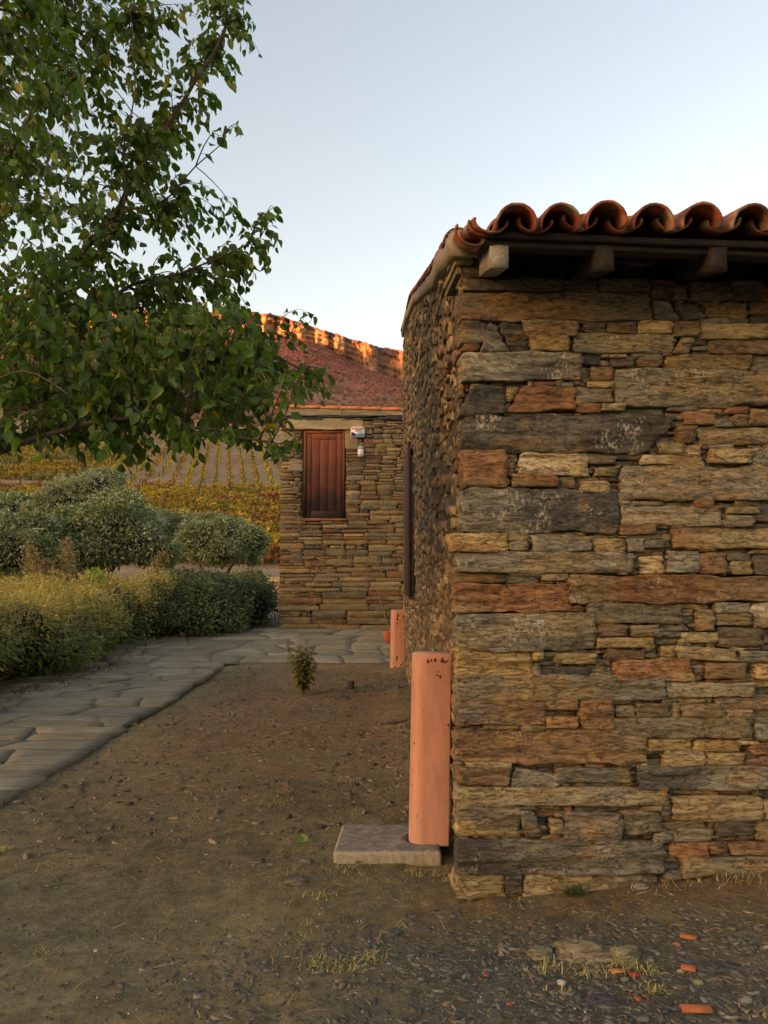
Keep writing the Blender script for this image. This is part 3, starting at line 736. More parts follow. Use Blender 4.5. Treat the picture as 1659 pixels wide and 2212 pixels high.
    A.add(V, Q, None, (.07, .055, .04)); ob('roof_deck', A.mesh('roof_deck', False, BOFF), M_wood, BLD)
    # eave boards: two planks, one on the other
    for (x0, py0, py1, Yd, th, dark) in ((1046, 498, 513, 3.37, .03, .028), (1040, 514, 531, 3.40, .035, .034)):
        a = P(x0, py0, Yd); b = P(x0, py1, Yd)
        A = Acc(); n = 40; L = 2.9
        V = []; 
        for i in range(n + 1):
            x = a.x + L * i / n; y = Yd + (x - a.x) * uy
            w0 = .004 * nz(x * 3, dark * 90); w1 = .005 * nz(x * 4 + 4, dark * 80)
            V += [(x, y, b.z + w0), (x, y, a.z + w1), (x, y + .14, a.z + w1 + .03), (x, y + .14, b.z + w0 + .03)]
        Q = []
        for i in range(n):
            for k in range(4):
                m = (k + 1) % 4; Q.append((i * 4 + k, i * 4 + m if False else i * 4 + m, i * 4 + 4 + m, i * 4 + 4 + k))
        Q = [q[::-1] for q in Q]
        Q += [(0, 1, 2, 3), (n * 4 + 3, n * 4 + 2, n * 4 + 1, n * 4)]
        A.add(V, Q, None, (dark, dark * .85, dark * .72)); ob('eave_board', A.mesh('eave_board', False, BOFF), M_woodx, BLD)
    # rafters
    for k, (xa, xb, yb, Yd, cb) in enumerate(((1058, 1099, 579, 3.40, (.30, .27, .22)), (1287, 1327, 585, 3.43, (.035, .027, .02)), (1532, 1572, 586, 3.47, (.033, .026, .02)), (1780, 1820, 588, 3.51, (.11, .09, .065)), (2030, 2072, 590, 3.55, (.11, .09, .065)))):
        a = P(xa, 531, Yd); b = P(xb, yb, Yd)
        A = Acc(); ny = 8; V = []; Q = []; 
        for i in range(ny + 1):
            y = a.y + .9 * i / ny; dz = .295 * .9 * i / ny
            for jj in range(8):
                cx, cz = [(0, 0), (.5, 0), (1, 0), (1, .5), (1, 1), (.5, 1), (0, 1), (0, .5)][jj]
                V.append((a.x + (b.x - a.x) * cx + .004 * nz(y * 5, jj * 3.1 + k), y + .006 * nz(jj * 1.7, k * 2.2) * (i == 0), b.z + (a.z - b.z) * cz + dz + .005 * nz(y * 6, jj * 5.1 + k)))
        for i in range(ny):
            for jj in range(8):
                m = (jj + 1) % 8; Q.append((i * 8 + jj, i * 8 + m, i * 8 + 8 + m, i * 8 + 8 + jj))
        n0 = len(V); V.append(((a.x + b.x) / 2, a.y - .002, (a.z + b.z) / 2))
        T = [(n0, (jj + 1) % 8, jj) for jj in range(8)]
        A.add(V, [q[::-1] for q in Q] if False else Q, T, cb); ob('rafter', A.mesh('rafter', False, BOFF), M_wood, BLD, **({'label': 'pale grey weathered rafter end'} if k == 0 else {}))
    # mortar bed along the rake
    A = Acc(); ys = np.arange(3.70, 14.5, .035); V = []
    for y in ys:
        zt = float(roof_top(y)); x = float(side_x(y, zt))
        j1 = .012 * nz(y * 3, 1.5) + .012 * nz(y * 16, 3); j2 = .02 * nz(y * 2.5, 7.5) + .014 * nz(y * 12, 4.4)
        V += [(x - .035 + j1, y, zt - .07 + j2), (x - .045 + j1, y, zt + .0 + j2 * .5), (x - .035 + j1, y, zt + .055 + j2), (x + .10, y, zt + .07), (x + .12, y, zt - .07 + j2)]
    m = 5; Q = []
    for i in range(len(ys) - 1):
        for k in range(m):
            l = (k + 1) % m; Q.append((i * m + k, i * m + m + k, i * m + m + l, i * m + l))
    A.add(V, Q, [(0, 1, 2), (0, 2, 3), (0, 3, 4)], (.27, .235, .175)); ob('verge_mortar', A.mesh('verge_mortar', False, BOFF), M_conc, BLD)
M_woodx = mat('weathered_wood_long', .85, vary=.45, scale=(9, 70, 70), bump=.7, bscale=(16, 160, 160), bdist=.005)
build_roof()
def corner_top():
    """rubble and mortar lump between the wall plate and the verge at the corner"""
    A = Acc(); z = PLATE + .0
    for i, (a, b, h) in enumerate(((-.03, .10, .045), (-.035, .06, .05), (.065, .13, .055), (-.03, .12, .035), (-.02, .07, .05), (.06, .12, .04))):
        if i in (2, 5): z -= (.05 if i == 2 else .05)
        xyz, Q, cc = stone_geo([(a, z), (b, z + .006), (b - .01, z + h), (a + .012, z + h - .006)], -.02 + .02 * (i % 2), .3, COL['n'], COL['o'] if i % 2 else COL['d'], 0, 70 + i * 3.3, fr_front)
        A.add(xyz, Q, None, cc); z += h
    ob('corner_mortar', A.mesh('corner_mortar', False, BOFF), M_rubble, BLD)
corner_top()
def side_shutter():
    zt, zb = 3.17, 1.29
    A = Acc(); A.box((.292, 9.6, zb), (.325, 11.7, zt), (.045, .028, .022), bev=.004)
    sh = ob('shutter', A.mesh('shutter', False, BOFF), M_wood, BLD, label='dark brown wooden shutter folded against the side wall')
    A = Acc(); A.box((.336, 9.35, zb + .02), (.372, 11.2, zt - .22), (.030, .022, .018), bev=.004)
    ob('shutter_frame', A.mesh('shutter_frame', False, BOFF), M_wood, BLD)
    A = Acc(); A.box((.288, 9.32, zb - .022), (.378, 9.62, zb - .004), bev=.003)
    for k in range(14): A.box((.3285, 9.43, zb + .06 + k * .12), (.3345, 9.56, zb + .12 + k * .12), (1, 1, 1))
    A.tube([(.29, 9.7, zb - .02), (.285, 9.7, zb - .07), (.275, 9.7, zb - .10), (.262, 9.7, zb - .10), (.258, 9.7, zb - .075), (.266, 9.7, zb - .06)], .006, 6)
    ob('shutter_hinge', A.mesh('shutter_hinge', False, BOFF), M_iron, sh)
side_shutter()

# ------------------------------------------------------------------ the far stone house
def build_house():
    YH = 19.0; zb = .40
    L = P(602, 1360, YH); X0 = L.x
    zt = P(700, 884, YH).z
    hb = thing('stone_house', 'small schist house with a wooden shutter high in its wall', 'house', (X0, YH, zb)); off = np.array([X0, YH, zb])
    def fr(s, z, d): return np.stack([X0 + s, YH - d + 0 * s, zb + z], -1)
    H = zt - zb; wx0 = P(655, 1000, YH).x - X0; wx1 = P(746, 1000, YH).x - X0; wz1 = P(700, 930, YH).z - zb; wz0 = P(700, 1120, YH).z - zb
    lx0 = P(620, 900, YH).x - X0; lx1 = P(785, 900, YH).x - X0; lz1 = P(700, 903, YH).z - zb
    WD = 6.0
    A = Acc(); c = (.085, .06, .04)
    d = .05
    A.box((X0, YH + d, zb - .2), (X0 + wx0, YH + 4, zt), c); A.box((X0 + wx1, YH + d, zb - .2), (X0 + WD, YH + 4, zt), c)
    A.box((X0 + wx0, YH + d, zb - .2), (X0 + wx1, YH + 4, zb + wz0), c); A.box((X0 + wx0, YH + d, zb + wz1), (X0 + wx1, YH + 4, zt), c)
    A.box((X0 + wx0 + .001, YH + .4, zb + wz0 + .001), (X0 + wx1 - .001, YH + .5, zb + wz1 - .001), c)
    ob('wall', A.mesh('wall', False, off), M_mortar, hb)
    cs = .02; nx, nn = int(3.3 / cs), int((H - .26) / cs); occ = np.zeros((nn, nx), bool)
    def blk(s0, s1, z0, z1): occ[max(0, int(z0 / cs)):int(math.ceil(z1 / cs)), max(0, int(s0 / cs)):int(math.ceil(s1 / cs))] = True
    blk(wx0, wx1, wz0, wz1); blk(lx0, lx1, wz1, lz1)
    specs = []
    sizes = [(.9, .15, 14), (.7, .11, 22), (.55, .16, 14), (.5, .09, 30), (.38, .12, 30), (.36, .07, 50), (.26, .10, 50), (.24, .06, 80), (.16, .08, 90), (.15, .05, 120), (.10, .05, 150), (.08, .04, 200), (.12, .03, 120)]
    for w0, h0, n in sizes:
        for k in range(n):
            w_ = w0 * R.uniform(.8, 1.3); h = h0 * R.uniform(.8, 1.2); a, cc_ = max(2, round(w_ / cs)), max(1, round(h / cs))
            sat = np.zeros((nn + 1, nx + 1), np.int32); sat[1:, 1:] = occ.cumsum(0).cumsum(1)
            t = sat[cc_:, a:] - sat[:-cc_, a:] - sat[cc_:, :-a] + sat[:-cc_, :-a]
            zs, xs = np.nonzero(t == 0)
            if len(zs) == 0: break
            i = R.randrange(len(zs)); z0, x0 = zs[i], xs[i]
            while z0 > 0 and t[z0 - 1, x0] == 0: z0 -= 1
            while x0 > 0 and t[z0, x0 - 1] == 0: x0 -= 1
            occ[z0:z0 + cc_, x0:x0 + a] = True
            j = lambda m: R.uniform(-m, m)
            s0, s1, q0, q1 = x0 * cs + .004, (x0 + a) * cs - .004, z0 * cs + .003, (z0 + cc_) * cs - .003
            specs.append(((s1 - s0) * (q1 - q0), [(s0 + j(.006), q0 + j(.004)), (s1 + j(.006), q0 + j(.004)), (s1 + j(.01), q1 + j(.004)), (s0 + j(.01), q1 + j(.004))], R.choice('ooggbbnoortt'), R.choice('ogbno'), R.uniform(-.015, .02)))
    z = 0
    while z < H - .3:
        h = R.uniform(.08, .16); s = 3.3
        while s < WD:
            w_ = R.uniform(.2, .8); specs.append((0, [(s, z), (s + w_ - .01, z), (s + w_ - .01, z + h - .01), (s, z + h - .01)], R.choice('ogbn'), 'o', R.uniform(-.01, .01))); s += w_
        z += h
    specs.sort(key=lambda t: -t[0]); Acc2 = Acc()
    for i, (ar, pts, a, b, d0) in enumerate(specs):
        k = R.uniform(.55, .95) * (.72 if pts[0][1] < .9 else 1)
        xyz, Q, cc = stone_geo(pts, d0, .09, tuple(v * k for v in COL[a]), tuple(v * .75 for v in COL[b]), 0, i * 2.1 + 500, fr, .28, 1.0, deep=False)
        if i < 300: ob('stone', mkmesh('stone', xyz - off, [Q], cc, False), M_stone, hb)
        else: Acc2.add(xyz, Q, None, cc)
    ob('stone_chips', Acc2.mesh('stone_chips', True, off), M_stone, hb, kind='stuff')
    # thin slates and concrete coping under the tiles
    A = Acc()
    for k in range(26):
        s = R.uniform(-.03, 3.2); z0 = H - .26 + (k % 4) * .028
        A.box((X0 + s, YH - .03 - R.uniform(0, .02), zb + z0), (X0 + s + R.uniform(.3, .9), YH + .2, zb + z0 + .022), (.10, .095, .085))
    ob('slate_course', A.mesh('slate_course', False, off), M_stone, hb, kind='stuff')
    def slab(name, s0, s1, z0, z1, dp, colr, m=M_conc, par=hb, n=40, lab=None):
        segs = max(1, int((s1 - s0) / 1.3)) if name == 'coping' else 1; A = Acc()
        for q_ in range(segs):
            a = s0 + (s1 - s0) * q_ / segs; b = s0 + (s1 - s0) * (q_ + 1) / segs - (.004 if q_ < segs - 1 else 0)
            m_ = 0 if name in ('coping', 'sill') else .03
            pts = [(a + R.uniform(-m_, m_), z0 + R.uniform(-m_, m_)), (b + R.uniform(-m_, m_) * .3, z0), (b, z1 + R.uniform(-m_, m_) * .3), (a + R.uniform(-m_, m_), z1)]
            xyz, Q, cc = stone_geo(pts, dp, .12, colr, tuple(v * .72 for v in colr), 0, z0 * 7 + q_ * 3.1 + 40, fr, .6, .35)
            A.add(xyz, Q, None, cc)
        o = ob(name, A.mesh(name, False, off), m, par)
        if lab: o['label'] = lab
        return o
    slab('coping', -.05, 6.05, H - .16, H + .03, .035, (.27, .225, .15), n=90)
    slab('lintel', lx0, lx1, wz1 + .01, lz1, .020, (.40, .32, .20), lab='pale plastered lintel')
    slab('plaster_patch', wx0 - .55, wx0 - .2, wz1 - .35, wz1 - .03, .012, (.27, .22, .14), n=8)
    slab('plaster_patch', wx0 - .36, wx0 - .01, wz1 - 1.0, wz1 - .72, .012, (.27, .22, .15), n=8)
    slab('plaster_patch', wx1 + .01, wx1 + .30, wz1 - .45, wz1 - .0, .016, (.29, .23, .14), n=8)
    slab('sill', wx0 - .04, wx1 + .03, wz0 - .05, wz0, .03, (.30, .12, .07), M_tile, n=12)
    # shutter
    A = Acc(); Wd = wx1 - wx0; Hh = wz1 - wz0; xa = X0 + wx0 + .01; za = zb + wz0 + .01; w_ = Wd - .02; h_ = Hh - .02
    c = (.22, .058, .023)
    f = Acc()
    f.box((xa, YH + .00, za), (xa + .06, YH + .1, za + h_), c); f.box((xa + w_ - .06, YH + .00, za), (xa + w_, YH + .1, za + h_), c)
    f.box((xa + .06, YH + .001, za + h_ - .05), (xa + w_ - .06, YH + .1, za + h_), c)
    sh = ob('shutter', f.mesh('shutter', False, off), M_door, hb, label='red brown wooden shutter darkened towards the bottom')
    x1, x2 = xa + .065, xa + w_ - .065
    for (n_, a, b, z0, z1) in (('stile', x1, x1 + .11, za, za + h_ - .055), ('stile', x2 - .13, x2, za, za + h_ - .055)):
        A = Acc(); A.box((a, YH + .02, z0), (b, YH + .07, z1), c, bev=.006); ob(n_, A.mesh(n_, False, off), M_door, sh)
    for z0, z1 in ((za + h_ - .20, za + h_ - .055), (za, za + .17)):
        A = Acc(); A.box((x1 + .112, YH + .021, z0), (x2 - .132, YH + .069, z1), c, bev=.006); ob('rail', A.mesh('rail', False, off), M_door, sh)
    pw = (x2 - .132 - x1 - .112) / 3
    for k in range(3):
        A = Acc(); a = x1 + .112 + k * pw; A.box((a + .004, YH + .036, za + .172), (a + pw - .004, YH + .06, za + h_ - .202), c, bev=.006); ob('plank', A.mesh('plank', False, off), M_door, sh)
    A = Acc(); A.box((x1 + .08, YH + .062, za + .1), (x2 - .1, YH + .066, za + h_ - .1), (.03, .015, .01)); ob('backing', A.mesh('backing', False, off), M_door, sh)
    # tiles along the top edge, laid end over end
    for i in range(13):
        V, Q = tile_geo(L=.56, r0=.085, r1=.066, up=True, n=8, seed=200 + i)
        M = Matrix.Translation((X0 - .06 + .49 * (i + 1), YH + .02, zt + .035 - .013 * i)) @ Matrix.Rotation(rad(90), 4, 'Z') @ Matrix.Rotation(rad(1.6), 4, 'X')
        VV = np.array([tuple(M @ Vector(v)) for v in V]); cc = np.tile(np.array([.62, .20, .085, 0]) * (1 + .12 * nz(i * 3.3, 1)), (len(V), 1))
        ob('roof_tile', mkmesh('roof_tile', VV - off, [Q], cc, True), M_tile, hb)
    A = Acc()
    for r in range(1, 18):
        for i in range(13):
            V, Q = tile_geo(L=.56, r0=.1, r1=.08, up=True, n=6, seed=r * 20 + i)
            M = Matrix.Translation((X0 - .06 + .49 * (i + 1), YH + .02 + .22 * r, zt + .03 - .013 * i)) @ Matrix.Rotation(rad(90), 4, 'Z') @ Matrix.Rotation(rad(1.6), 4, 'X')
            A.add(np.array([tuple(M @ Vector(v)) for v in V]), Q, None, (.55, .18, .08))
    ob('upper_tiles', A.mesh('upper_tiles', True, off), M_tile, hb, kind='stuff')
    # alarm box
    a = P(758, 945, YH); b = P(788, 925, YH); w_ = b.x - a.x; h_ = b.z - a.z
    al = thing('alarm_box', 'white alarm siren box with red and blue print beside the shutter', 'alarm', (a.x + w_ / 2, YH - .03, a.z + h_ / 2))
    def plate(name, pts, y, th, c, par):
        n = len(pts); V = [(x, y, z) for x, z in pts] + [(x * 1.0, y + th, z) for x, z in pts]
        Q = [(i, n + i, n + (i + 1) % n, (i + 1) % n) for i in range(n)]; T = [(0, i, i + 1) for i in range(1, n - 1)] + [(n, n + i + 1, n + i) for i in range(1, n - 1)]
        A = Acc(); A.add(V, Q, T, c); return ob(name, A.mesh(name), M_plain, par)
    def outline(k=1.0, m=24):
        pts = []
        for i in range(m):
            t = 2 * math.pi * i / m; cx, cz = math.cos(t), math.sin(t)
            pts.append((w_ / 2 * k * math.copysign(abs(cx) ** .35, cx), h_ / 2 * k * math.copysign(abs(cz) ** .35, cz) + .012 * (1 - (cx) ** 2) * (1 if cz > 0 else -.3)))
        return pts
    plate('case', outline(), -.07, .10, (.78, .76, .74), al)
    arc = [(-w_ * .42 + w_ * .84 * i / 10, h_ * .44 + .01 * (1 - (i / 5 - 1) ** 2)) for i in range(11)]
    plate('red_band', [(w_ * .40, h_ * .25), (w_ * .43, h_ * .40)] + arc[::-1][1:-1] + [(-w_ * .43, h_ * .40), (-w_ * .40, h_ * .25)], -.0735, .003, (.60, .10, .08), al)
    q = [(-w_ * .47, -h_ * .0)] + [(-w_ * .47 + w_ * .36 * math.sin(t), -h_ * .42 + h_ * .42 * math.cos(t)) for t in np.linspace(0, math.pi / 2, 8)] + [(-w_ * .45, -h_ * .42)]
    plate('navy_corner', q[::-1], -.0735, .003, (.02, .04, .22), al)
    plate('blue_band', [(-w_ * .06, -h_ * .40), (w_ * .44, -h_ * .36), (w_ * .45, -h_ * .17), (-w_ * .12, -h_ * .17)], -.0735, .003, (.06, .28, .50), al)
    plate('emblem', [(-w_ * .20, h_ * .08), (w_ * .20, h_ * .08), (w_ * .20, h_ * .18), (w_ * .07, h_ * .18), (0, h_ * .24), (-w_ * .07, h_ * .18), (-w_ * .20, h_ * .18)], -.0735, .003, (.55, .16, .14), al)
    def txt(s, x, z, size, c):
        cu = D.curves.new('lettering', 'FONT'); cu.body = s; cu.size = size; cu.align_x = 'CENTER'; cu.align_y = 'CENTER'; cu.extrude = .0008
        m = D.materials.new('ink'); m.use_nodes = True; m.node_tree.nodes['Principled BSDF'].inputs['Base Color'].default_value = (*c, 1); cu.materials.append(m)
        tmp = D.objects.new('lettering_curve', cu); C.objects.link(tmp); me = D.meshes.new_from_object(tmp.evaluated_get(bpy.context.evaluated_depsgraph_get())); D.objects.remove(tmp); o = ob('lettering', me, None, al); o.location = (x, -.0765, z); o.rotation_euler = (rad(90), 0, 0)
    txt('ALARME', 0, h_ * .35, h_ * .24, (.8, .78, .75)); txt('POLICIA', w_ * .15, -h_ * .03, h_ * .15, (.25, .28, .35))
    # wall lamp
    c = P(779.5, 972, YH)
    lp = thing('wall_lamp', 'small bulkhead lamp with a white glass on the house wall below the alarm box', 'lamp', (c.x, YH - .03, c.z))
    A = Acc(); A.lathe([(.085, 0), (.085, .02), (.06, .035), (.02, .04)], 16, (.18, .17, .16)); me = A.mesh('back_plate', True); o = ob('back_plate', me, M_plain, lp); o.rotation_euler = (rad(90), 0, 0); o.location = (.01, .01, .03)
    A = Acc(); A.lathe([(.07, -.20), (.072, -.06), (.068, -.03), (.03, -.02)], 14, (.82, .80, .76)); o = ob('glass', A.mesh('glass', True), M_plain, lp); o.location = (0, -.10, .02)
    A = Acc(); A.lathe([(.074, -.02), (.078, 0), (.06, .03), (.02, .045)], 14, (.35, .34, .33)); o = ob('cap', A.mesh('cap', True), M_plain, lp); o.location = (0, -.10, .02)
    A = Acc(); A.lathe([(.076, -.175), (.076, -.165)], 14, (.25, .24, .23)); o = ob('ring', A.mesh('ring', True), M_plain, lp); o.location = (0, -.10, .02)
    A = Acc(); A.tube([(0, 0, .03), (0, -.06, .05), (0, -.10, .04)], .014, 8, (.2, .2, .2)); ob('arm', A.mesh('arm', True), M_plain, lp)
def door_extra(N, L, tc, out, b):
    sx = N.new('ShaderNodeSeparateXYZ'); L.new(tc.outputs['Object'], sx.inputs[0])
    n = N.new('ShaderNodeTexNoise'); n.inputs['Scale'].default_value = 2.5; L.new(tc.outputs['Object'], n.inputs[0])
    a = N.new('ShaderNodeMath'); a.operation = 'MULTIPLY_ADD'; a.inputs[1].default_value = 1.6; L.new(n.outputs[0], a.inputs[0]); L.new(sx.outputs[2], a.inputs[2])
    r = N.new('ShaderNodeMapRange'); r.inputs[1].default_value = 3.7; r.inputs[2].default_value = 5.6; L.new(a.outputs[0], r.inputs[0])
    m = N.new('ShaderNodeMix'); m.data_type = 'RGBA'; L.new(r.outputs[0], m.inputs['Factor']); m.inputs['A'].default_value = (.022, .011, .010, 1); L.new(out, m.inputs['B'])
    return m.outputs['Result']
M_door = mat('shutter_wood', .75, vary=.4, scale=(40, 40, 3), bump=.3, bscale=(80, 80, 6), bdist=.003, extra=door_extra, spec=.4)
build_house()

# ------------------------------------------------------------------ paving
def flag_geo(q, top, th, c, seed):
    q = [np.array(p, float) for p in q]; n = 5
    u, v = np.meshgrid(np.linspace(0, 1, n + 1), np.linspace(0, 1, n + 1))
    a = 2 * u - 1; b = 2 * v - 1; a2 = a * (1 - .03 * b ** 6); b2 = b * (1 - .02 * a ** 6); u = (a2 + 1) / 2; v = (b2 + 1) / 2
    X = (1 - u) * (1 - v) * q[0][0] + u * (1 - v) * q[1][0] + u * v * q[2][0] + (1 - u) * v * q[3][0]
    Y = (1 - u) * (1 - v) * q[0][1] + u * (1 - v) * q[1][1] + u * v * q[2][1] + (1 - u) * v * q[3][1]
    edge = np.minimum(np.minimum(u, 1 - u), np.minimum(v, 1 - v))
    inner = np.clip((-2.75 - X) / .3, 0, 1) if q[0][1] < 14.7 else 1
    X = X + .018 * lattice(X * 7, Y * 7, 301) + .05 * inner * lattice(X * 1.3, Y * 1.3, 305) ; Y = Y + .018 * lattice(X * 7, Y * 7, 302) + (.05 * lattice(X * 1.2, Y * .9, 306) if q[0][1] < 14.0 else 0)
    Z = top(X, Y) + .006 * nz(seed, .3) + .010 * fbm(X * 1.8, Y * 4 + seed, 303) - .008 * (edge < .02) + (a * nz(seed, 2) + b * nz(seed, 4)) * .006
    I = np.arange(X.size).reshape(X.shape); Q = [np.stack([I[:-1, :-1], I[:-1, 1:], I[1:, 1:], I[1:, :-1]], -1).reshape(-1, 4)]
    ring = np.concatenate([I[0, :], I[1:, -1], I[-1, -2::-1], I[-2:0:-1, 0]]); m = len(ring); cur = np.arange(X.size, X.size + m)
    Q.append(np.stack([ring, cur, np.roll(cur, -1), np.roll(ring, -1)], -1))
    V = np.concatenate([np.stack([X.ravel(), Y.ravel(), Z.ravel()], 1), np.stack([X.ravel()[ring], Y.ravel()[ring], Z.ravel()[ring] - th], 1)])
    k = fbm(V[:, 0] * 2.5, V[:, 1] * 2.5, 304)[:, None]
    return V, np.concatenate(Q), np.hstack([np.array([c]) * (1 + .3 * k), np.zeros((len(V), 1))])
def paving():
    def top(X, Y): return interp(Y, [-10, 0, 14.3, 19, 25.5], [.035, .035, .035, .435, .635])
    A = Acc(); Yb = np.array([2.0, 5, 9, 13, 14.3, 14.9]); V = []
    for y in Yb: V += [(-7.2, y, .006), (float(path_right(y)) - .05, y, .006)]
    n = len(Yb); Q = [(2 * i, 2 * i + 1, 2 * i + 3, 2 * i + 2) for i in range(n - 1)]
    A.add(V, Q, None, (.13, .115, .08))
    V = []
    for y in (14.6, 16, 19, 22, 25.4): V += [(-7.2, y, float(top(0, y)) - .034), (5.5, y, float(top(0, y)) - .034)]
    A.add(V, [(2 * i, 2 * i + 1, 2 * i + 3, 2 * i + 2) for i in range(4)], None, (.10, .09, .07))
    pv = ob('paved_path', A.mesh('paved_path'), M_flag, kind='structure')
    cols = [(.205, .185, .125), (.225, .20, .13), (.175, .162, .115), (.22, .19, .12), (.19, .168, .11), (.27, .24, .165)]
    n = 0; rest = Acc()
    def row(y0, y1, xl, xr, wmin, wmax, j):
        nonlocal n
        e0, e1 = (R.uniform(-.035, .02), R.uniform(-.035, .02)) if y0 < 14.6 else (0, 0)
        x = xr(y0); sk = 0
        while x > xl:
            w_ = R.uniform(wmin, wmax); x2 = x - w_
            jj = lambda: R.uniform(-j, j)
            first = abs(x - xr(y0)) < 1e-6; sk0 = sk; sk = R.uniform(-2.6, 2.6) * j
            q = [(x2 + .005 + sk, y0 + .004), ((xr(y0) + e0 if first else x - .005 + sk0), y0 + .004), ((xr(y1) + e1 if first else x - .005 - sk0), y1 - .004), (x2 + .005 - sk, y1 - .004)]
            if R.random() < .35 and w_ > .6:      # split lengthwise
                ym = (y0 + y1) / 2 + jj() * .5; qs = [[q[0], q[1], (q[1][0], ym - .003), (q[0][0], ym - .003)], [(q[0][0], ym + .003), (q[1][0], ym + .003), q[2], q[3]]]
            else: qs = [q]
            for s in qs:
                V, Q, cc = flag_geo(s, top, .05, cols[R.randrange(6)], n * 1.9)
                if n < 290: ob('flagstone', mkmesh('flagstone', V, [Q], cc, False), M_flag, pv)
                else: rest.add(V, Q, None, cc)
                n += 1
            x = x2
    y = 3.2
    while y < 14.5:
        h = R.uniform(.38, .75); y1 = min(y + h, 14.72)
        row(y, y1, -5.6, lambda t: float(path_right(t)), .35, 1.0, .05); y = y1
    y = 14.72
    while y < 25.2:
        h = R.uniform(.45, .85); row(y, min(y + h, 25.4), -6.2, lambda t: 1.4 + .1 * math.sin(t), .5, 1.4, .07); y += h
    if rest.V: ob('small_flagstones', rest.mesh('small_flagstones', True), M_flag, pv, kind='stuff')
paving()
def low_wall():
    t = thing('garden_wall', 'low dry stone terrace wall beyond the pale yard', 'wall', (-8, 35, 1.2)); off = np.array([-8, 35, 1.2])
    A = Acc(); A.box((-16, 35.02, .9), (5, 35.28, 1.80), (.12, .09, .06)); ob('core', A.mesh('core', False, off), M_mortar, t)
    def fr(s, z, d): return np.stack([-16 + s, 35 - d + 0 * s, 1.2 + z], -1)
    z = 0; i = 0; rest = Acc()
    while z < .6:
        h = R.uniform(.10, .17); s = 0
        while s < 21:
            w_ = R.uniform(.3, 1.0)
            xyz, Q, cc = stone_geo([(s, z), (s + w_ - .015, z), (s + w_ - .015, z + h - .01), (s, z + h - .01)], R.uniform(0, .05), .1, [v * 1.3 for v in COL[R.choice('obnt')]], None, 0, i + 900, fr, .2)
            if 4 < s < 14: ob('stone', mkmesh('stone', xyz - off, [Q], cc, True), M_stone, t)
            else: rest.add(xyz, Q, None, cc)
            s += w_; i += 1
        z += h
    ob('more_stones', rest.mesh('more_stones', True, off), M_stone, t, kind='stuff')
    k = thing('kerb', 'thin stone kerb where the paving ends behind the hedge', 'kerb', (-6, 25.5, .6))
    for j in range(16):
        A = Acc(); x = -1.5 + -.0 + j * .55; A.box((x - 4.5 + 6, 0, -.05), (x - 4.5 + 6.53, .16, .10), [v * 1.2 for v in COL['o']], bev=.012); ob('stone', A.mesh('stone', False), M_stone, k)
low_wall()

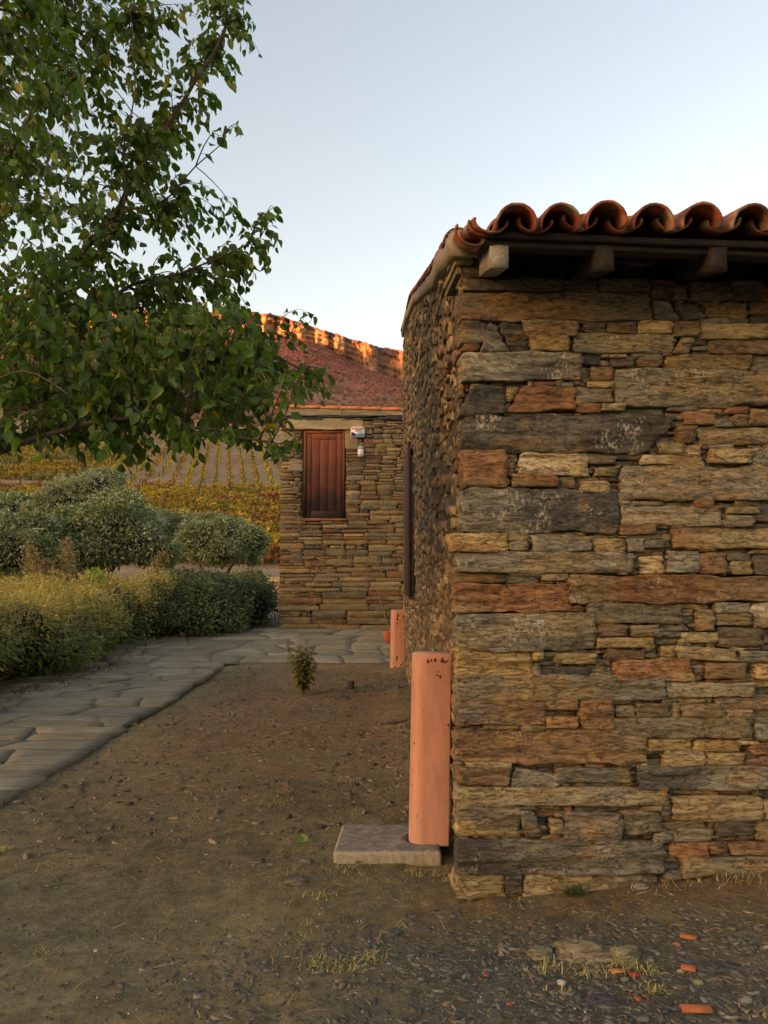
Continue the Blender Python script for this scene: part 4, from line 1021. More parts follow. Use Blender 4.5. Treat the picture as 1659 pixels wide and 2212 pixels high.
# ------------------------------------------------------------------ bollards, slab, pot
def bollard(name, label, cx, cy, z0, z1, r, lean, seed, prt=None):
    t = thing(name, label, 'bollard', (cx, cy, z0), 'salmon clay pipe bollards along the side wall')
    prof = []; n = 28                       # round to the left, squared off towards the wall
    for cx_, cy_, rr_, a0 in ((r * .93, r * .9, .07 * r, 0), (-r * .3, r * .25, .70 * r, 90), (-r * .3, -r * .25, .70 * r, 180), (r * .93, -r * .9, .07 * r, 270)):
        for k in range(7):
            a = rad(a0 + 15 * k); prof.append((cx_ + rr_ * math.cos(a), cy_ + rr_ * math.sin(a)))
    prof = [(x, y + (-.05 * r * math.sin((x / r + 1) * 1.57) if y < 0 else 0)) for x, y in prof]
    A = Acc(); V = []; Q = []; H = z1 - z0; m = 30; lv = np.concatenate([np.linspace(0, H - .004, m), [H]])
    for j, z in enumerate(lv):
        k = .98 if j == m else 1
        for x, y in prof: V.append((x * k + lean * z, y * k, z))
    for j in range(m):
        for i in range(n):
            l = (i + 1) % n; Q.append((j * n + i, j * n + l, j * n + n + l, j * n + n + i))
    base = m * n; T = [(base, base + i, base + i + 1) for i in range(1, n - 1)]
    V = np.array(V); c = np.tile(np.array([.47, .218, .145]), (len(V), 1)) * (1 + .10 * fbm(V[:, 0] * 20, V[:, 2] * 3, 8)[:, None])
    tz = np.clip(.5 - V[:, 2] / H + .18 * fbm(V[:, 0] * 5, V[:, 2] * 4, 5), 0, 1)[:, None] * .75   # paler and pinker towards the bottom
    c = c * (1 - tz) + np.array([[.52, .29, .21]]) * tz
    c[base:] = (.50, .27, .20)
    A.add(V, Q, T, np.hstack([c, np.zeros((len(c), 1))])); ob('pipe', A.mesh('pipe', True), M_boll, t)
    B = Acc(); x = r * 1.0
    B.tube([(x + lean * z + .001 * nz(z * 20, seed), -.25 * r, z) for z in np.linspace(.0, H - .01, 20)], .0028, 6, (.85, .55, .42)); ob('edge_bead', B.mesh('edge_bead', True), M_plain, t)
    # chips where the paint has come off: thin dark flakes standing in shallow craters
    rr = random.Random(seed); F = Acc()
    spots = prt or [(rr.uniform(-2.6, -.5), rr.uniform(.03, H - .05), rr.uniform(.002, .006)) for _ in range(26)]
    for a, z, s in spots:
        a += -0; dx, dy = math.cos(a), math.sin(a)
        x0 = r * min(.9, max(-.93, math.cos(a) * 1.25)); f_ = [(p, q) for p, q in zip(prof, prof[1:] + prof[:1]) if (p[1] + q[1]) < 0 and (p[0] - x0) * (q[0] - x0) <= 0 and abs(p[0] - q[0]) > 1e-6]
        p_, q_ = f_[0]; y0 = p_[1] + (q_[1] - p_[1]) * (x0 - p_[0]) / (q_[0] - p_[0]); tv = Vector((q_[0] - p_[0], q_[1] - p_[1], 0)).normalized(); nv = Vector((tv.y, -tv.x, 0))
        P0 = Vector((x0 + lean * z, y0, z)) + nv * .0012
        pts = [P0 + tv * s * rr.uniform(.5, 1.2) * math.cos(b) + Vector((0, 0, s * 1.5 * rr.uniform(.5, 1.4) * math.sin(b))) for b in np.linspace(0, 2 * math.pi, 8)[:-1]]
        nn = len(pts); V = [tuple(p) for p in pts] + [tuple(p - nv * .003) for p in pts]
        F.add(V, [(k, nn + k, nn + (k + 1) % nn, (k + 1) % nn) for k in range(nn)], [(0, k, k + 1) for k in range(1, nn - 1)] + [(0, k + 1, k) for k in range(1, nn - 1)][:0], (.12, .03, .015))
    ob('rust_chips', F.mesh('rust_chips'), M_gravel, t, kind='stuff')
    return t
M_boll = mat('salmon_paint', .6, vary=.24, scale=(22, 22, 4), bump=.12, bscale=(50, 50, 50), bdist=.002, spec=.4)
r1 = .104
b1x = (925 - 829.5) / 1788 * 4.42
bollard('bollard', 'near tall salmon pipe bollard standing on the concrete block', b1x, 4.43, .055, 1.045, r1, .022, 3,
    [(-1.75, .955, .009), (-1.45, .958, .008), (-1.15, .955, .010), (-1.0, .95, .006), (-1.62, .96, .006), (-1.30, .90, .004), (-1.22, .875, .008), (-1.35, .88, .004), (-.8, .62, .006), (-2.6, .83, .004), (-2.3, .52, .006), (-2.9, .3, .004), (-1.5, .4, .003), (-.9, .955, .004), (-1.9, .7, .003), (-1.1, .3, .003), (-2.1, .15, .003), (-1.7, .1, .003)])
bollard('bollard', 'far salmon pipe bollard with dark rust patches near the clay pot', (858 - 829.5) / 1753 * 13.9, 13.95, -.01, 1.02, .125, .018, 5,
    [(-1.6, .93, .022), (-1.62, .87, .02), (-1.65, .80, .015), (-1.68, .73, .012), (-1.0, .92, .018), (-1.0, .86, .012), (-.9, .62, .014), (-1.6, .22, .022), (-1.75, .18, .010), (-1.2, .10, .014), (-1.0, .12, .012), (-1.9, .05, .020), (-1.3, .04, .014)])
def block():
    L = P(722, 1868, 4.21); Rr = P(953, 1868, 4.21); x0, x1 = L.x, Rr.x; y0, y1 = 4.21, 4.68; z1 = .068
    t = thing('concrete_block', 'rough concrete slab on the ground with the near bollard through it', 'concrete slab', (x0, y0, 0))
    V, F = [], []
    xs = np.linspace(x0, x1, 46); ys = np.linspace(y0, y1, 38); X, Y = np.meshgrid(xs, ys)
    hx, hy, hr = b1x - .01, 4.43, r1 * 1.13
    inh = (X - hx) ** 2 + (Y - hy) ** 2 < hr ** 2
    e = np.minimum(np.minimum(X - x0, x1 - X), np.minimum(Y - y0, y1 - Y))
    Z = z1 - .010 * np.clip(1 - e / .012, 0, 1) ** 2 + .003 * fbm(X * 60, Y * 60, 401) - inh * .05
    X = X + .010 * (Y > y0 + .2) * 0 + .004 * lattice(X * 12, Y * 12, 402); Y2 = Y + .004 * lattice(X * 14, Y * 9, 403)
    X = X + .03 * (Y - y0)                         # set slightly askew
    kk = np.clip(.25 + .9 * fbm(X * 40, Y * 40, 404) + (e < .012), 0, 1)[..., None]; c = np.array([.33, .29, .22]) * kk + np.array([.15, .14, .125]) * (1 - kk)
    I = np.arange(X.size).reshape(X.shape); Q = [np.stack([I[:-1, :-1], I[:-1, 1:], I[1:, 1:], I[1:, :-1]], -1).reshape(-1, 4)]
    ring = np.concatenate([I[0, :], I[1:, -1], I[-1, -2::-1], I[-2:0:-1, 0]]); m = len(ring); n = X.size
    Vv = [np.stack([X.ravel(), Y2.ravel(), Z.ravel()], 1)]; cc = [c.reshape(-1, 3)]; last = ring
    for z in (.045, .02, -.04):
        Vv.append(np.stack([X.ravel()[ring] + .003 * NR.randn(m), Y2.ravel()[ring] + .002 * NR.randn(m), np.full(m, z)], 1)); cc.append(np.tile([.30, .27, .20], (m, 1)))
        cur = np.arange(n, n + m); Q.append(np.stack([last, cur, np.roll(cur, -1), np.roll(last, -1)], -1)); last = cur; n += m
    me = mkmesh('slab', np.concatenate(Vv) - np.array([x0, y0, 0]), [np.concatenate(Q)], np.concatenate(cc), False)
    ob('slab', me, M_conc, t)
block()
def pot():
    c = P(835, 1391, 17.0)
    z0 = .235 + .012; x = (839 - 829.5) / 1750 * 17 - .0
    t = thing('plant_pot', 'terracotta plastic pot with a thin bare stick behind the far bollard', 'plant pot', (x, 17.0, z0))
    A = Acc(); A.lathe([(.08, 0), (.115, .20), (.115, .202), (.13, .203), (.13, .235), (.118, .235), (.112, .20)], 20, (.50, .13, .07)); ob('pot', A.mesh('pot', True), M_plain, t)
    A = Acc(); A.lathe([(.11, .195), (.11, .205)], 16, (.05, .035, .025)); ob('soil', A.mesh('soil', True), M_gravel, t)
    top = P(814, 1268, 17.0); d = Vector((top.x - x, .05, top.z - z0))
    A = Acc(); A.tube([Vector((.02, 0, .2)).lerp(d, k / 8) + Vector((.012 * math.sin(k), 0, 0)) for k in range(9)], [.006] * 8 + [.003], 6, (.30, .24, .15)); ob('stick', A.mesh('stick', True), M_bark, t)
    V, F = leaf_template(); n = 22
    pos = np.array([tuple(Vector((.02, 0, .2)).lerp(d, R.uniform(.35, .85)) + Vector((R.uniform(-.06, .1), R.uniform(-.05, .05), R.uniform(-.05, .05)))) for _ in range(n)])
    VV, FF, CC = scatter(V, F, pos, rots(NR.rand(n) * 6.28, NR.uniform(-1, .5, n), NR.rand(n)), NR.uniform(.03, .06, n), np.tile([.09, .10, .04, 0], (n, 1)))
    ob('leaves', mkmesh('leaves', VV, [FF], CC), M_bush, t, kind='stuff')

# ------------------------------------------------------------------ leaves & trees
def leaf_template(fold=.35, curl=.35, wob=.0, wd=1.0):
    ts = [0, .10, .28, .5, .72, .88, 1.0]; hw = [0, .24, .40, .38, .25, .11, 0]
    V = []; F = []
    def pt(t, x): return (x, t, fold * abs(x) - curl * t * t + wob * math.sin(t * 9 + x * 6))
    for t, h in zip(ts, hw):
        h *= wd; V += [pt(t, -h), pt(t, 0), pt(t, h)]
    for i in range(6):
        a = i * 3; b = a + 3
        F += [(a, a + 1, b + 1, b), (a + 1, a + 2, b + 2, b + 1)]
    return np.array(V), np.array(F)
narrow = (np.array([(0, 0, 0), (-.17, .35, .02), (.17, .35, .02), (-.12, .75, -.02), (.12, .75, -.02), (0, 1, -.08)]), np.array([(0, 2, 1), (1, 2, 4), (1, 4, 3), (3, 4, 5)]))
def pip(x, y, poly):
    c = False; n = len(poly)
    for i in range(n):
        x1, y1 = poly[i]; x2, y2 = poly[(i + 1) % n]
        if (y1 > y) != (y2 > y) and x < (x2 - x1) * (y - y1) / (y2 - y1) + x1: c = not c
    return c
def big_tree():
    base = Vector((-3.7, 5.4, 0)); off = np.array(base)
    t = thing('mulberry_tree', 'leafy green tree whose branches reach in from the left', 'tree', tuple(base))
    limbs = []   # (points, r0, r1)
    def limb(pts, r0, r1, n=10):
        pts = [Vector(p) for p in pts]; out = []
        for i in range(n + 1):
            u = i / n * (len(pts) - 1); k = min(int(u), len(pts) - 2); f = u - k
            p0 = pts[max(k - 1, 0)]; p1 = pts[k]; p2 = pts[k + 1]; p3 = pts[min(k + 2, len(pts) - 1)]
            p = .5 * ((2 * p1) + (p2 - p0) * f + (2 * p0 - 5 * p1 + 4 * p2 - p3) * f * f + (3 * p1 - p0 - 3 * p2 + p3) * f ** 3)
            out.append(p + Vector((nz(p.x * 3, p.z * 3), nz(p.y * 3, p.x * 3), nz(p.z * 3, p.x * 2))) * .03)
        limbs.append((out, r0, r1)); return out
    fork = Vector((-3.55, 5.35, 1.9))
    limb([base - Vector((0, 0, .1)), base + Vector((.05, 0, 1)), fork], .17, .13)
    limb([fork, P(-120, 900, 5.2), P(100, 880, 5.0), P(250, 815, 4.9), P(420, 780, 4.9), P(560, 770, 4.8), P(650, 800, 4.7)], .075, .008, 24)
    limb([fork, P(-60, 1000, 4.4), P(110, 930, 4.2), P(300, 905, 4.1), P(470, 930, 4.1), P(600, 960, 4.1)], .06, .006, 24)
    limb([fork, P(-150, 800, 5.3), P(50, 730, 5.2), P(200, 660, 5.1), P(300, 610, 5.1), P(420, 580, 5.0), P(560, 520, 5.0)], .07, .006, 24)
    limb([fork, P(-220, 700, 5.6), P(60, 640, 5.5), P(230, 480, 5.3), P(330, 320, 5.2), P(420, 180, 5.1), P(490, 60, 5.1), P(530, -60, 5.1)], .085, .010, 28)
    limb([P(250, 450, 5.3), P(350, 440, 5.0), P(420, 360, 4.9), P(480, 300, 4.8)], .02, .005, 12)
    limb([fork, P(-260, 600, 5.4), P(-60, 450, 5.2), P(60, 250, 5.0), P(110, 60, 4.9), P(120, -120, 4.9)], .08, .012, 24)
    limb([P(200, 560, 5.3), P(260, 480, 4.9), P(270, 330, 4.8), P(290, 150, 4.8), P(280, 20, 4.8)], .022, .005, 16)
    limb([fork, P(-300, 900, 4.2), P(-80, 840, 3.7), P(60, 800, 3.5), P(160, 860, 3.4)], .022, .004, 16)
    limb([fork, P(-400, 500, 4.4), P(-200, 250, 4.0), P(-40, 60, 3.9), P(60, -60, 3.9)], .06, .01, 16)
    limb([P(420, 780, 4.9), P(560, 740, 4.9), P(640, 720, 4.9), P(674, 690, 4.9)], .010, .003, 10)
    limb([fork, P(-500, 700, 6.2), P(-700, 400, 6.6), P(-700, 0, 6.8)], .08, .02, 14)
    limb([fork, P(-700, 900, 4.6), P(-1000, 700, 4.2)], .06, .015, 12)
    A = Acc(); 
    A.tube(limbs[0][0], [.17 - .04 * i / 10 for i in range(11)], 14, (.16, .13, .095)); ob('trunk', A.mesh('trunk', True, off), M_bark, t)
    skel = []
    for pts, r0, r1 in limbs[1:]:
        A = Acc(); n = len(pts); A.tube(pts, [(r0 + (r1 - r0) * (i / (n - 1)) ** .6) * .55 for i in range(n)], 8, (.075, .058, .042)); ob('branch', A.mesh('branch', True, off), M_bark, t)
        skel += [(p, r0 + (r1 - r0) * (i / (n - 1))) for i, p in enumerate(pts) if i > 2]
    sk = np.array([tuple(p) for p, _ in skel])
    Z = [  # polygon, number of twigs, depth range
     ([(-30, -120), (150, -120), (165, 60), (190, 200), (200, 420), (215, 640), (-30, 640)], 270, (3.9, 6.2)),
     ([(225, 70), (300, -60), (470, -80), (530, -40), (545, 100), (500, 200), (420, 300), (230, 330), (215, 130)], 118, (4.8, 5.8)),
     ([(190, 260), (430, 290), (500, 260), (430, 380), (440, 470), (560, 480), (575, 560), (520, 640), (190, 650)], 118, (4.8, 5.8)),
     ([(-30, 640), (520, 640), (580, 740), (640, 820), (600, 860), (560, 880), (620, 940), (560, 940), (440, 970), (270, 990), (150, 965), (-30, 970)], 430, (3.9, 5.9)),
     ([(60, 640), (320, 620), (560, 700), (560, 900), (420, 960), (200, 960), (60, 900)], 90, (4.0, 5.4)),
     ([(-1100, -300), (-40, -300), (-40, 900), (-1100, 900)], 330, (3.6, 7.0))]
    twA = Acc(); leaves = []; TR = np.random.RandomState(5)
    def put_twig(tip, n_leaf=None, length=None):
        d2 = ((sk - np.array(tip)) ** 2).sum(1) + .45 * np.maximum(0, sk[:, 0] - tip.x + .22) ** 1.2 + .03 * TR.rand(len(sk)); k = int(np.argmin(d2)); src = Vector(sk[k])
        dirv = (tip - src); dl = dirv.length
        if dl < .05: dirv = Vector((R.uniform(-1, 1), R.uniform(-1, 1), .5)); dl = .05
        L = length or R.uniform(.30, .70)
        dn = dirv.normalized()
        # curved connection: leaves the limb, rises, ends at the tip
        mid = src.lerp(tip, .5) + Vector((R.uniform(-.08, .08), R.uniform(-.08, .08), R.uniform(.0, .16) + .05 * dl))
        pts = []
        for i in range(9):
            f = i / 8; p = src * (1 - f) ** 2 + mid * 2 * f * (1 - f) + tip * f * f; pts.append(p)
        twA.tube(pts, [.0045 - .003 * i / 8 for i in range(9)] if dl < 1 else [.0065 - .005 * i / 8 for i in range(9)], 4, (.06, .05, .03))
        tot = sum((pts[i + 1] - pts[i]).length for i in range(8)); nl = n_leaf or int(8 + 9 * R.random())
        for j in range(nl):
            f = 1 - (j * L / nl) / max(tot, .01) if tot > L else 1 - j / nl * .95
            f = max(0.05, f); i = min(int(f * 8), 7); g = f * 8 - i; p = pts[i].lerp(pts[i + 1], g)
            dd = (pts[i + 1] - pts[i]).normalized(); sidev = dd.cross(Vector((0, 0, 1)))
            if sidev.length < .1: sidev = Vector((1, 0, 0))
            sidev.normalize(); sgn = 1 if j % 2 else -1
            out = (sidev * sgn * R.uniform(.4, 1) + dd * R.uniform(.3, 1) + Vector((R.uniform(-.35, .35), R.uniform(-.35, .35), R.uniform(-.9, .25)))).normalized()
            pet = p + out * R.uniform(.015, .04)
            twA.tube([p, pet], .0014, 3, (.14, .15, .06))
            ld = (out + Vector((0, 0, -R.uniform(.3, 1.3)))).normalized()       # leaf hangs from its stalk
            leaves.append((pet, ld, R.uniform(.036, .080) * (1.1 if j else .75), R.random()))
    for poly, n, (d0, d1) in Z:
        xs = [p[0] for p in poly]; ys = [p[1] for p in poly]; c = 0; tries = 0
        while c < n and tries < n * 60:
            tries += 1
            x, y = R.uniform(min(xs), max(xs)), R.uniform(min(ys), max(ys))
            if not pip(x, y, poly): continue
            if nz(x / 55, y / 55, 3.3) < (-.30 if n < 250 else -.34): continue
            put_twig(P(x, y, R.uniform(d0, d1))); c += 1
    for (x, y, d, nl) in [(540, 60, 5.1, 8), (556, 118, 5.1, 6), (500, 190, 5.1, 7), (515, 285, 4.8, 5), (475, 310, 4.8, 6), (455, 420, 5, 7), (570, 470, 5, 6), (590, 460, 5, 3), (598, 540, 5, 7), (580, 585, 5, 6), (548, 610, 5, 7), (674, 690, 4.9, 3), (655, 760, 4.9, 4), (715, 828, 4.7, 4), (690, 845, 4.7, 5), (640, 860, 4.6, 7), (635, 968, 4.1, 6), (600, 985, 4.1, 7), (430, 1000, 4.2, 7), (380, 985, 4.2, 8), (270, 1015, 4.2, 8), (180, 1000, 4.2, 8), (90, 990, 4, 8), (30, 985, 3.8, 8), (320, 1000, 4.3, 8), (235, 985, 4.0, 9), (530, 960, 4.2, 8), (610, 800, 4.8, 6), (580, 760, 4.9, 6)]:
        put_twig(P(x, y - 12, d), nl + 3, .34)
        if x > 560: put_twig(P(x - R.uniform(0, 26), y - R.uniform(-14, 24), d + R.uniform(-.2, .2)), nl + 3, .34)
    ob('twigs', twA.mesh('twigs', False, off), M_bark, t, kind='stuff')
    N = len(leaves); pos = np.array([tuple(l[0]) for l in leaves]); sz = np.array([l[2] for l in leaves]); Rm = np.zeros((N, 3, 3))
    for i, (p, d, s, r) in enumerate(leaves):
        roll = Vector((R.uniform(-1, 1), R.uniform(-1, 1), R.uniform(-.2, 1))).normalized(); x = d.cross(roll)
        if x.length < .05: x = d.orthogonal()
        x.normalize(); z = x.cross(d); Rm[i, :, 0] = x; Rm[i, :, 1] = d; Rm[i, :, 2] = z
    rr = NR.rand(N); col = np.stack([.050 + .05 * rr, .11 + .07 * rr, .018 + .008 * rr, 0 * rr], 1)
    s2 = NR.rand(N); col[s2 > .90] = (.11, .15, .025, 0); col[s2 > .975] = (.30, .26, .03, 0); col[s2 < .3] *= .75
    order = np.argsort(-(sz / np.maximum(pos[:, 1], .5)) * ((np.abs(829.5 + pos[:, 0] / pos[:, 1] * 1700 - 350) < 380)))
    tmpl = [leaf_template(.45, .30, .03, .88), leaf_template(.7, .55, .05, .85), leaf_template(.25, .15, .04, .8), leaf_template(1.0, .4, .06, .7)]
    meshes = {}
    for n_, i in enumerate(order[:300]):
        k = i % 4; q = int(rr[i] * 3)
        key = (k, q)
        if key not in meshes:
            V, F = tmpl[k]; c = np.tile(np.array([[.055, .125, .02, 0], [.075, .15, .024, 0], [.105, .19, .03, 0]])[q], (len(V), 1)); me = mkmesh('leaf', V, [F], c, True); me.materials.append(M_leaf); meshes[key] = me
        o = D.objects.new('leaf', meshes[key]); C.objects.link(o); o.parent = t
        Mx = Matrix(Rm[i].tolist()).to_4x4() @ Matrix.Scale(sz[i], 4); Mx.translation = Vector(pos[i]) - base; o.matrix_basis = Mx
    rest = order[300:]; A = Acc()
    for k in range(4):
        ii = rest[rest % 4 == k]; V, F = tmpl[k]; VV, FF, CC = scatter(V, F, pos[ii] - off, Rm[ii], sz[ii], col[ii]); A.add(VV, FF, None, CC)
    ob('foliage', A.mesh('foliage', True), M_leaf, t, kind='stuff')
big_tree()
pot()

def clump_points(n, blobs, surf=.55):
    """points through a union of ellipsoids [(cx,cy,cz,rx,ry,rz)], pushed towards the surface"""
    vol = np.array([b[3] * b[4] * b[5] for b in blobs]) ** .67; pk = NR.choice(len(blobs), n, p=vol / vol.sum()); B = np.array(blobs)[pk]
    d = NR.randn(n, 3); d /= np.linalg.norm(d, axis=1)[:, None]; r = NR.rand(n) ** (1 / 3.) * (1 - surf) + surf * (NR.rand(n) ** .25)
    r = r * (1 + .10 * NR.randn(n)) + .10 * (NR.rand(n) < .05) * NR.rand(n) * 2
    return B[:, :3] + d * r[:, None] * B[:, 3:], d
def core_mesh(blobs, k, off, colr):
    A = Acc()
    for i, b in enumerate(blobs):
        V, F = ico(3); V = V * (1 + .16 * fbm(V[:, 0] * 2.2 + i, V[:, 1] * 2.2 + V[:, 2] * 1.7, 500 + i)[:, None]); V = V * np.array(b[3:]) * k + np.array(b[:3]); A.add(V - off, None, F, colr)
    return A
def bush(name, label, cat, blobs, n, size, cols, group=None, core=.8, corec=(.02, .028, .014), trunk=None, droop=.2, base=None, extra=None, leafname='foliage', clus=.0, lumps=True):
    b0 = np.array(base if base is not None else (np.mean([b[0] for b in blobs]), np.mean([b[1] for b in blobs]), 0))
    t = thing(name, label, cat, tuple(b0), group)
    rb = random.Random(int(abs(blobs[0][0] * 100)) + len(blobs)); more = []
    for b in blobs:
        for _ in range(7):
            v = Vector((rb.gauss(0, 1), rb.gauss(0, 1), rb.gauss(.3, .8))).normalized(); k = rb.uniform(.22, .42)
            more.append((b[0] + v.x * b[3] * .82, b[1] + v.y * b[4] * .82, b[2] + v.z * b[5] * .82, b[3] * k, b[4] * k, b[5] * k))
    pos, d = clump_points(n, list(blobs) + more) if lumps else clump_points(n, blobs)
    if clus: pos = pos + clus * np.stack([lattice(pos[:, 0] * 3, pos[:, 2] * 3, 601), lattice(pos[:, 1] * 3, pos[:, 0] * 3, 602), lattice(pos[:, 2] * 3, pos[:, 1] * 3, 603)], 1)
    g = ground_z(pos[:, 0], pos[:, 1]); ok = pos[:, 2] > g + .01; pos = pos[ok]; d = d[ok]; n = len(pos)
    yaw = np.arctan2(-d[:, 0], d[:, 1]) + NR.randn(n) * .8; pit = np.arcsin(np.clip(d[:, 2] * .7 - droop, -1, 1)) + NR.randn(n) * .5
    cl = np.array(cols); k = np.clip((.5 + .6 * lattice(pos[:, 0] * 2.5, pos[:, 2] * 2.5 + pos[:, 1], 611) + .35 * NR.randn(n)), 0, .999); ci = (k * len(cl)).astype(int)
    col = cl[ci] * (.75 + .5 * NR.rand(n, 1))
    if extra is not None: col = extra(pos, col)
    VV, FF, CC = scatter(narrow[0], narrow[1], pos - b0, rots(yaw, pit, NR.rand(n) * 3), NR.uniform(.6, 1.3, n) * size, col)
    ob(leafname, mkmesh(leafname, VV, [FF], CC), M_bush, t, kind='stuff')
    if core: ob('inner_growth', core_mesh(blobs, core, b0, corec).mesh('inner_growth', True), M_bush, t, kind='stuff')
    if trunk:
        for pts, rs in trunk:
            A = Acc(); A.tube([Vector(p) - Vector(b0) for p in pts], rs, 9, (.13, .10, .075)); ob('trunk', A.mesh('trunk', True), M_bark, t)
    return t
def hedge():
    def line(u):   # along the path
        Y = 7.0 + u * 17.0; return float(path_left(Y)) , Y
    greens = [(.15, .20, .08), (.23, .26, .09), (.33, .32, .10), (.17, .22, .11)]
    def golden(pos, col):
        h = pos[:, 2] - ground_z(pos[:, 0], pos[:, 1]); t = np.clip((h - .62 + .35 * lattice(pos[:, 0] * 1.3, pos[:, 1] * 1.3, 621)) / .6, 0, .85)[:, None]
        t = t * np.clip((24 - pos[:, 1]) / 4, 0, 1)[:, None] * (NR.rand(len(pos), 1) < .8)
        return col * (1 - t) + np.array([[.52, .38, .12]]) * t
    segs = [('dark lower hedge clump of lavender at the left edge of the path', 0, .22, 1.15), ('golden topped lavender clump filling the left of the hedge', .22, .46, 1.38), ('lavender clump with dry golden stalks at the middle of the hedge', .46, .70, 1.38)]
    for lab, a, b, hh in segs:
        blobs = []; m = 5
        for i in range(m):
            for side in (0, 1):
                u = a + (b - a) * (i + .5) / m; x, Y = line(u); z = float(interp(Y, [14.3, 19, 25], [0, .42, .62])) if Y > 14.3 else 0
                r = R.uniform(.62, .78)
                blobs.append((x - .55 - side * 1.15 + R.uniform(-.1, .1), Y + R.uniform(-.2, .2), z + hh * .5 + R.uniform(-.12, .10), r * 1.05, r * 1.15, hh * R.uniform(.42, .62) + .04 * side))
        bb = (float(np.mean([k[0] for k in blobs])), float(np.mean([k[1] for k in blobs])), 0)
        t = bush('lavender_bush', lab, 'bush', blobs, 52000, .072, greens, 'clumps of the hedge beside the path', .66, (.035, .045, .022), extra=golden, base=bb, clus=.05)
        # dry flower stalks
        n = 7000; pos, d = clump_points(n, blobs, .95); ok = d[:, 2] > -.05; pos = pos[ok]; n = len(pos)
        st = np.array([(-.03, 0, 0), (.03, 0, 0), (.02, 0, 1), (-.02, 0, 1)]) ; F = np.array([(0, 1, 2, 3)])
        L = NR.uniform(.10, .28, n) * np.where(NR.rand(n) < .06, 1.9, 1); sc_ = np.stack([np.full(n, .09), np.full(n, .09), L], 1)
        VV, FF, CC = scatter(st, F, pos - np.array(bb) - np.array([0, 0, .06]), rots(NR.rand(n) * 6.28, NR.randn(n) * .25, NR.randn(n) * .25), sc_, np.tile([.50, .37, .13, 0], (n, 1)) * NR.uniform(.6, 1.2, (n, 1)))
        ob('flower_stalks', mkmesh('flower_stalks', VV, [FF], CC), M_bush, t, kind='stuff')
    x, Y = line(.84)
    blobs = [(P(500, 1300, 20).x, 20, 1.05, 1.15, 1.2, .75), (P(455, 1310, 18.5).x - .3, 18.6, .85, 1.2, 1.2, .72), (P(535, 1300, 22).x, 22.5, 1.15, .8, 1.1, .68), (P(480, 1300, 22).x - .7, 22, 1.1, 1.2, 1.3, .75), (P(400, 1320, 18).x, 18.6, .9, 1.1, 1.1, .8)]
    bush('rosemary_bush', 'dark green rounded bush at the far end of the hedge near the stone house', 'bush', blobs, 42000, .095, [(.07, .105, .055), (.105, .145, .07), (.155, .19, .085)], None, .76, (.02, .032, .018), base=(P(490, 1300, 20).x, 20, .45), clus=.05)
    blobs = [(P(556, 1318, 24).x, 24, .85, .28, .3, .2), (P(550, 1300, 24).x, 24.2, 1.05, .2, .25, .25), (P(540, 1320, 24).x, 24, .8, .3, .3, .2)]
    bush('small_shrub', 'loose low shrub poking out past the end of the hedge', 'shrub', blobs, 1500, .07, [(.05, .08, .04), (.08, .11, .05)], None, 0, base=(blobs[0][0], 24, .6))
hedge()
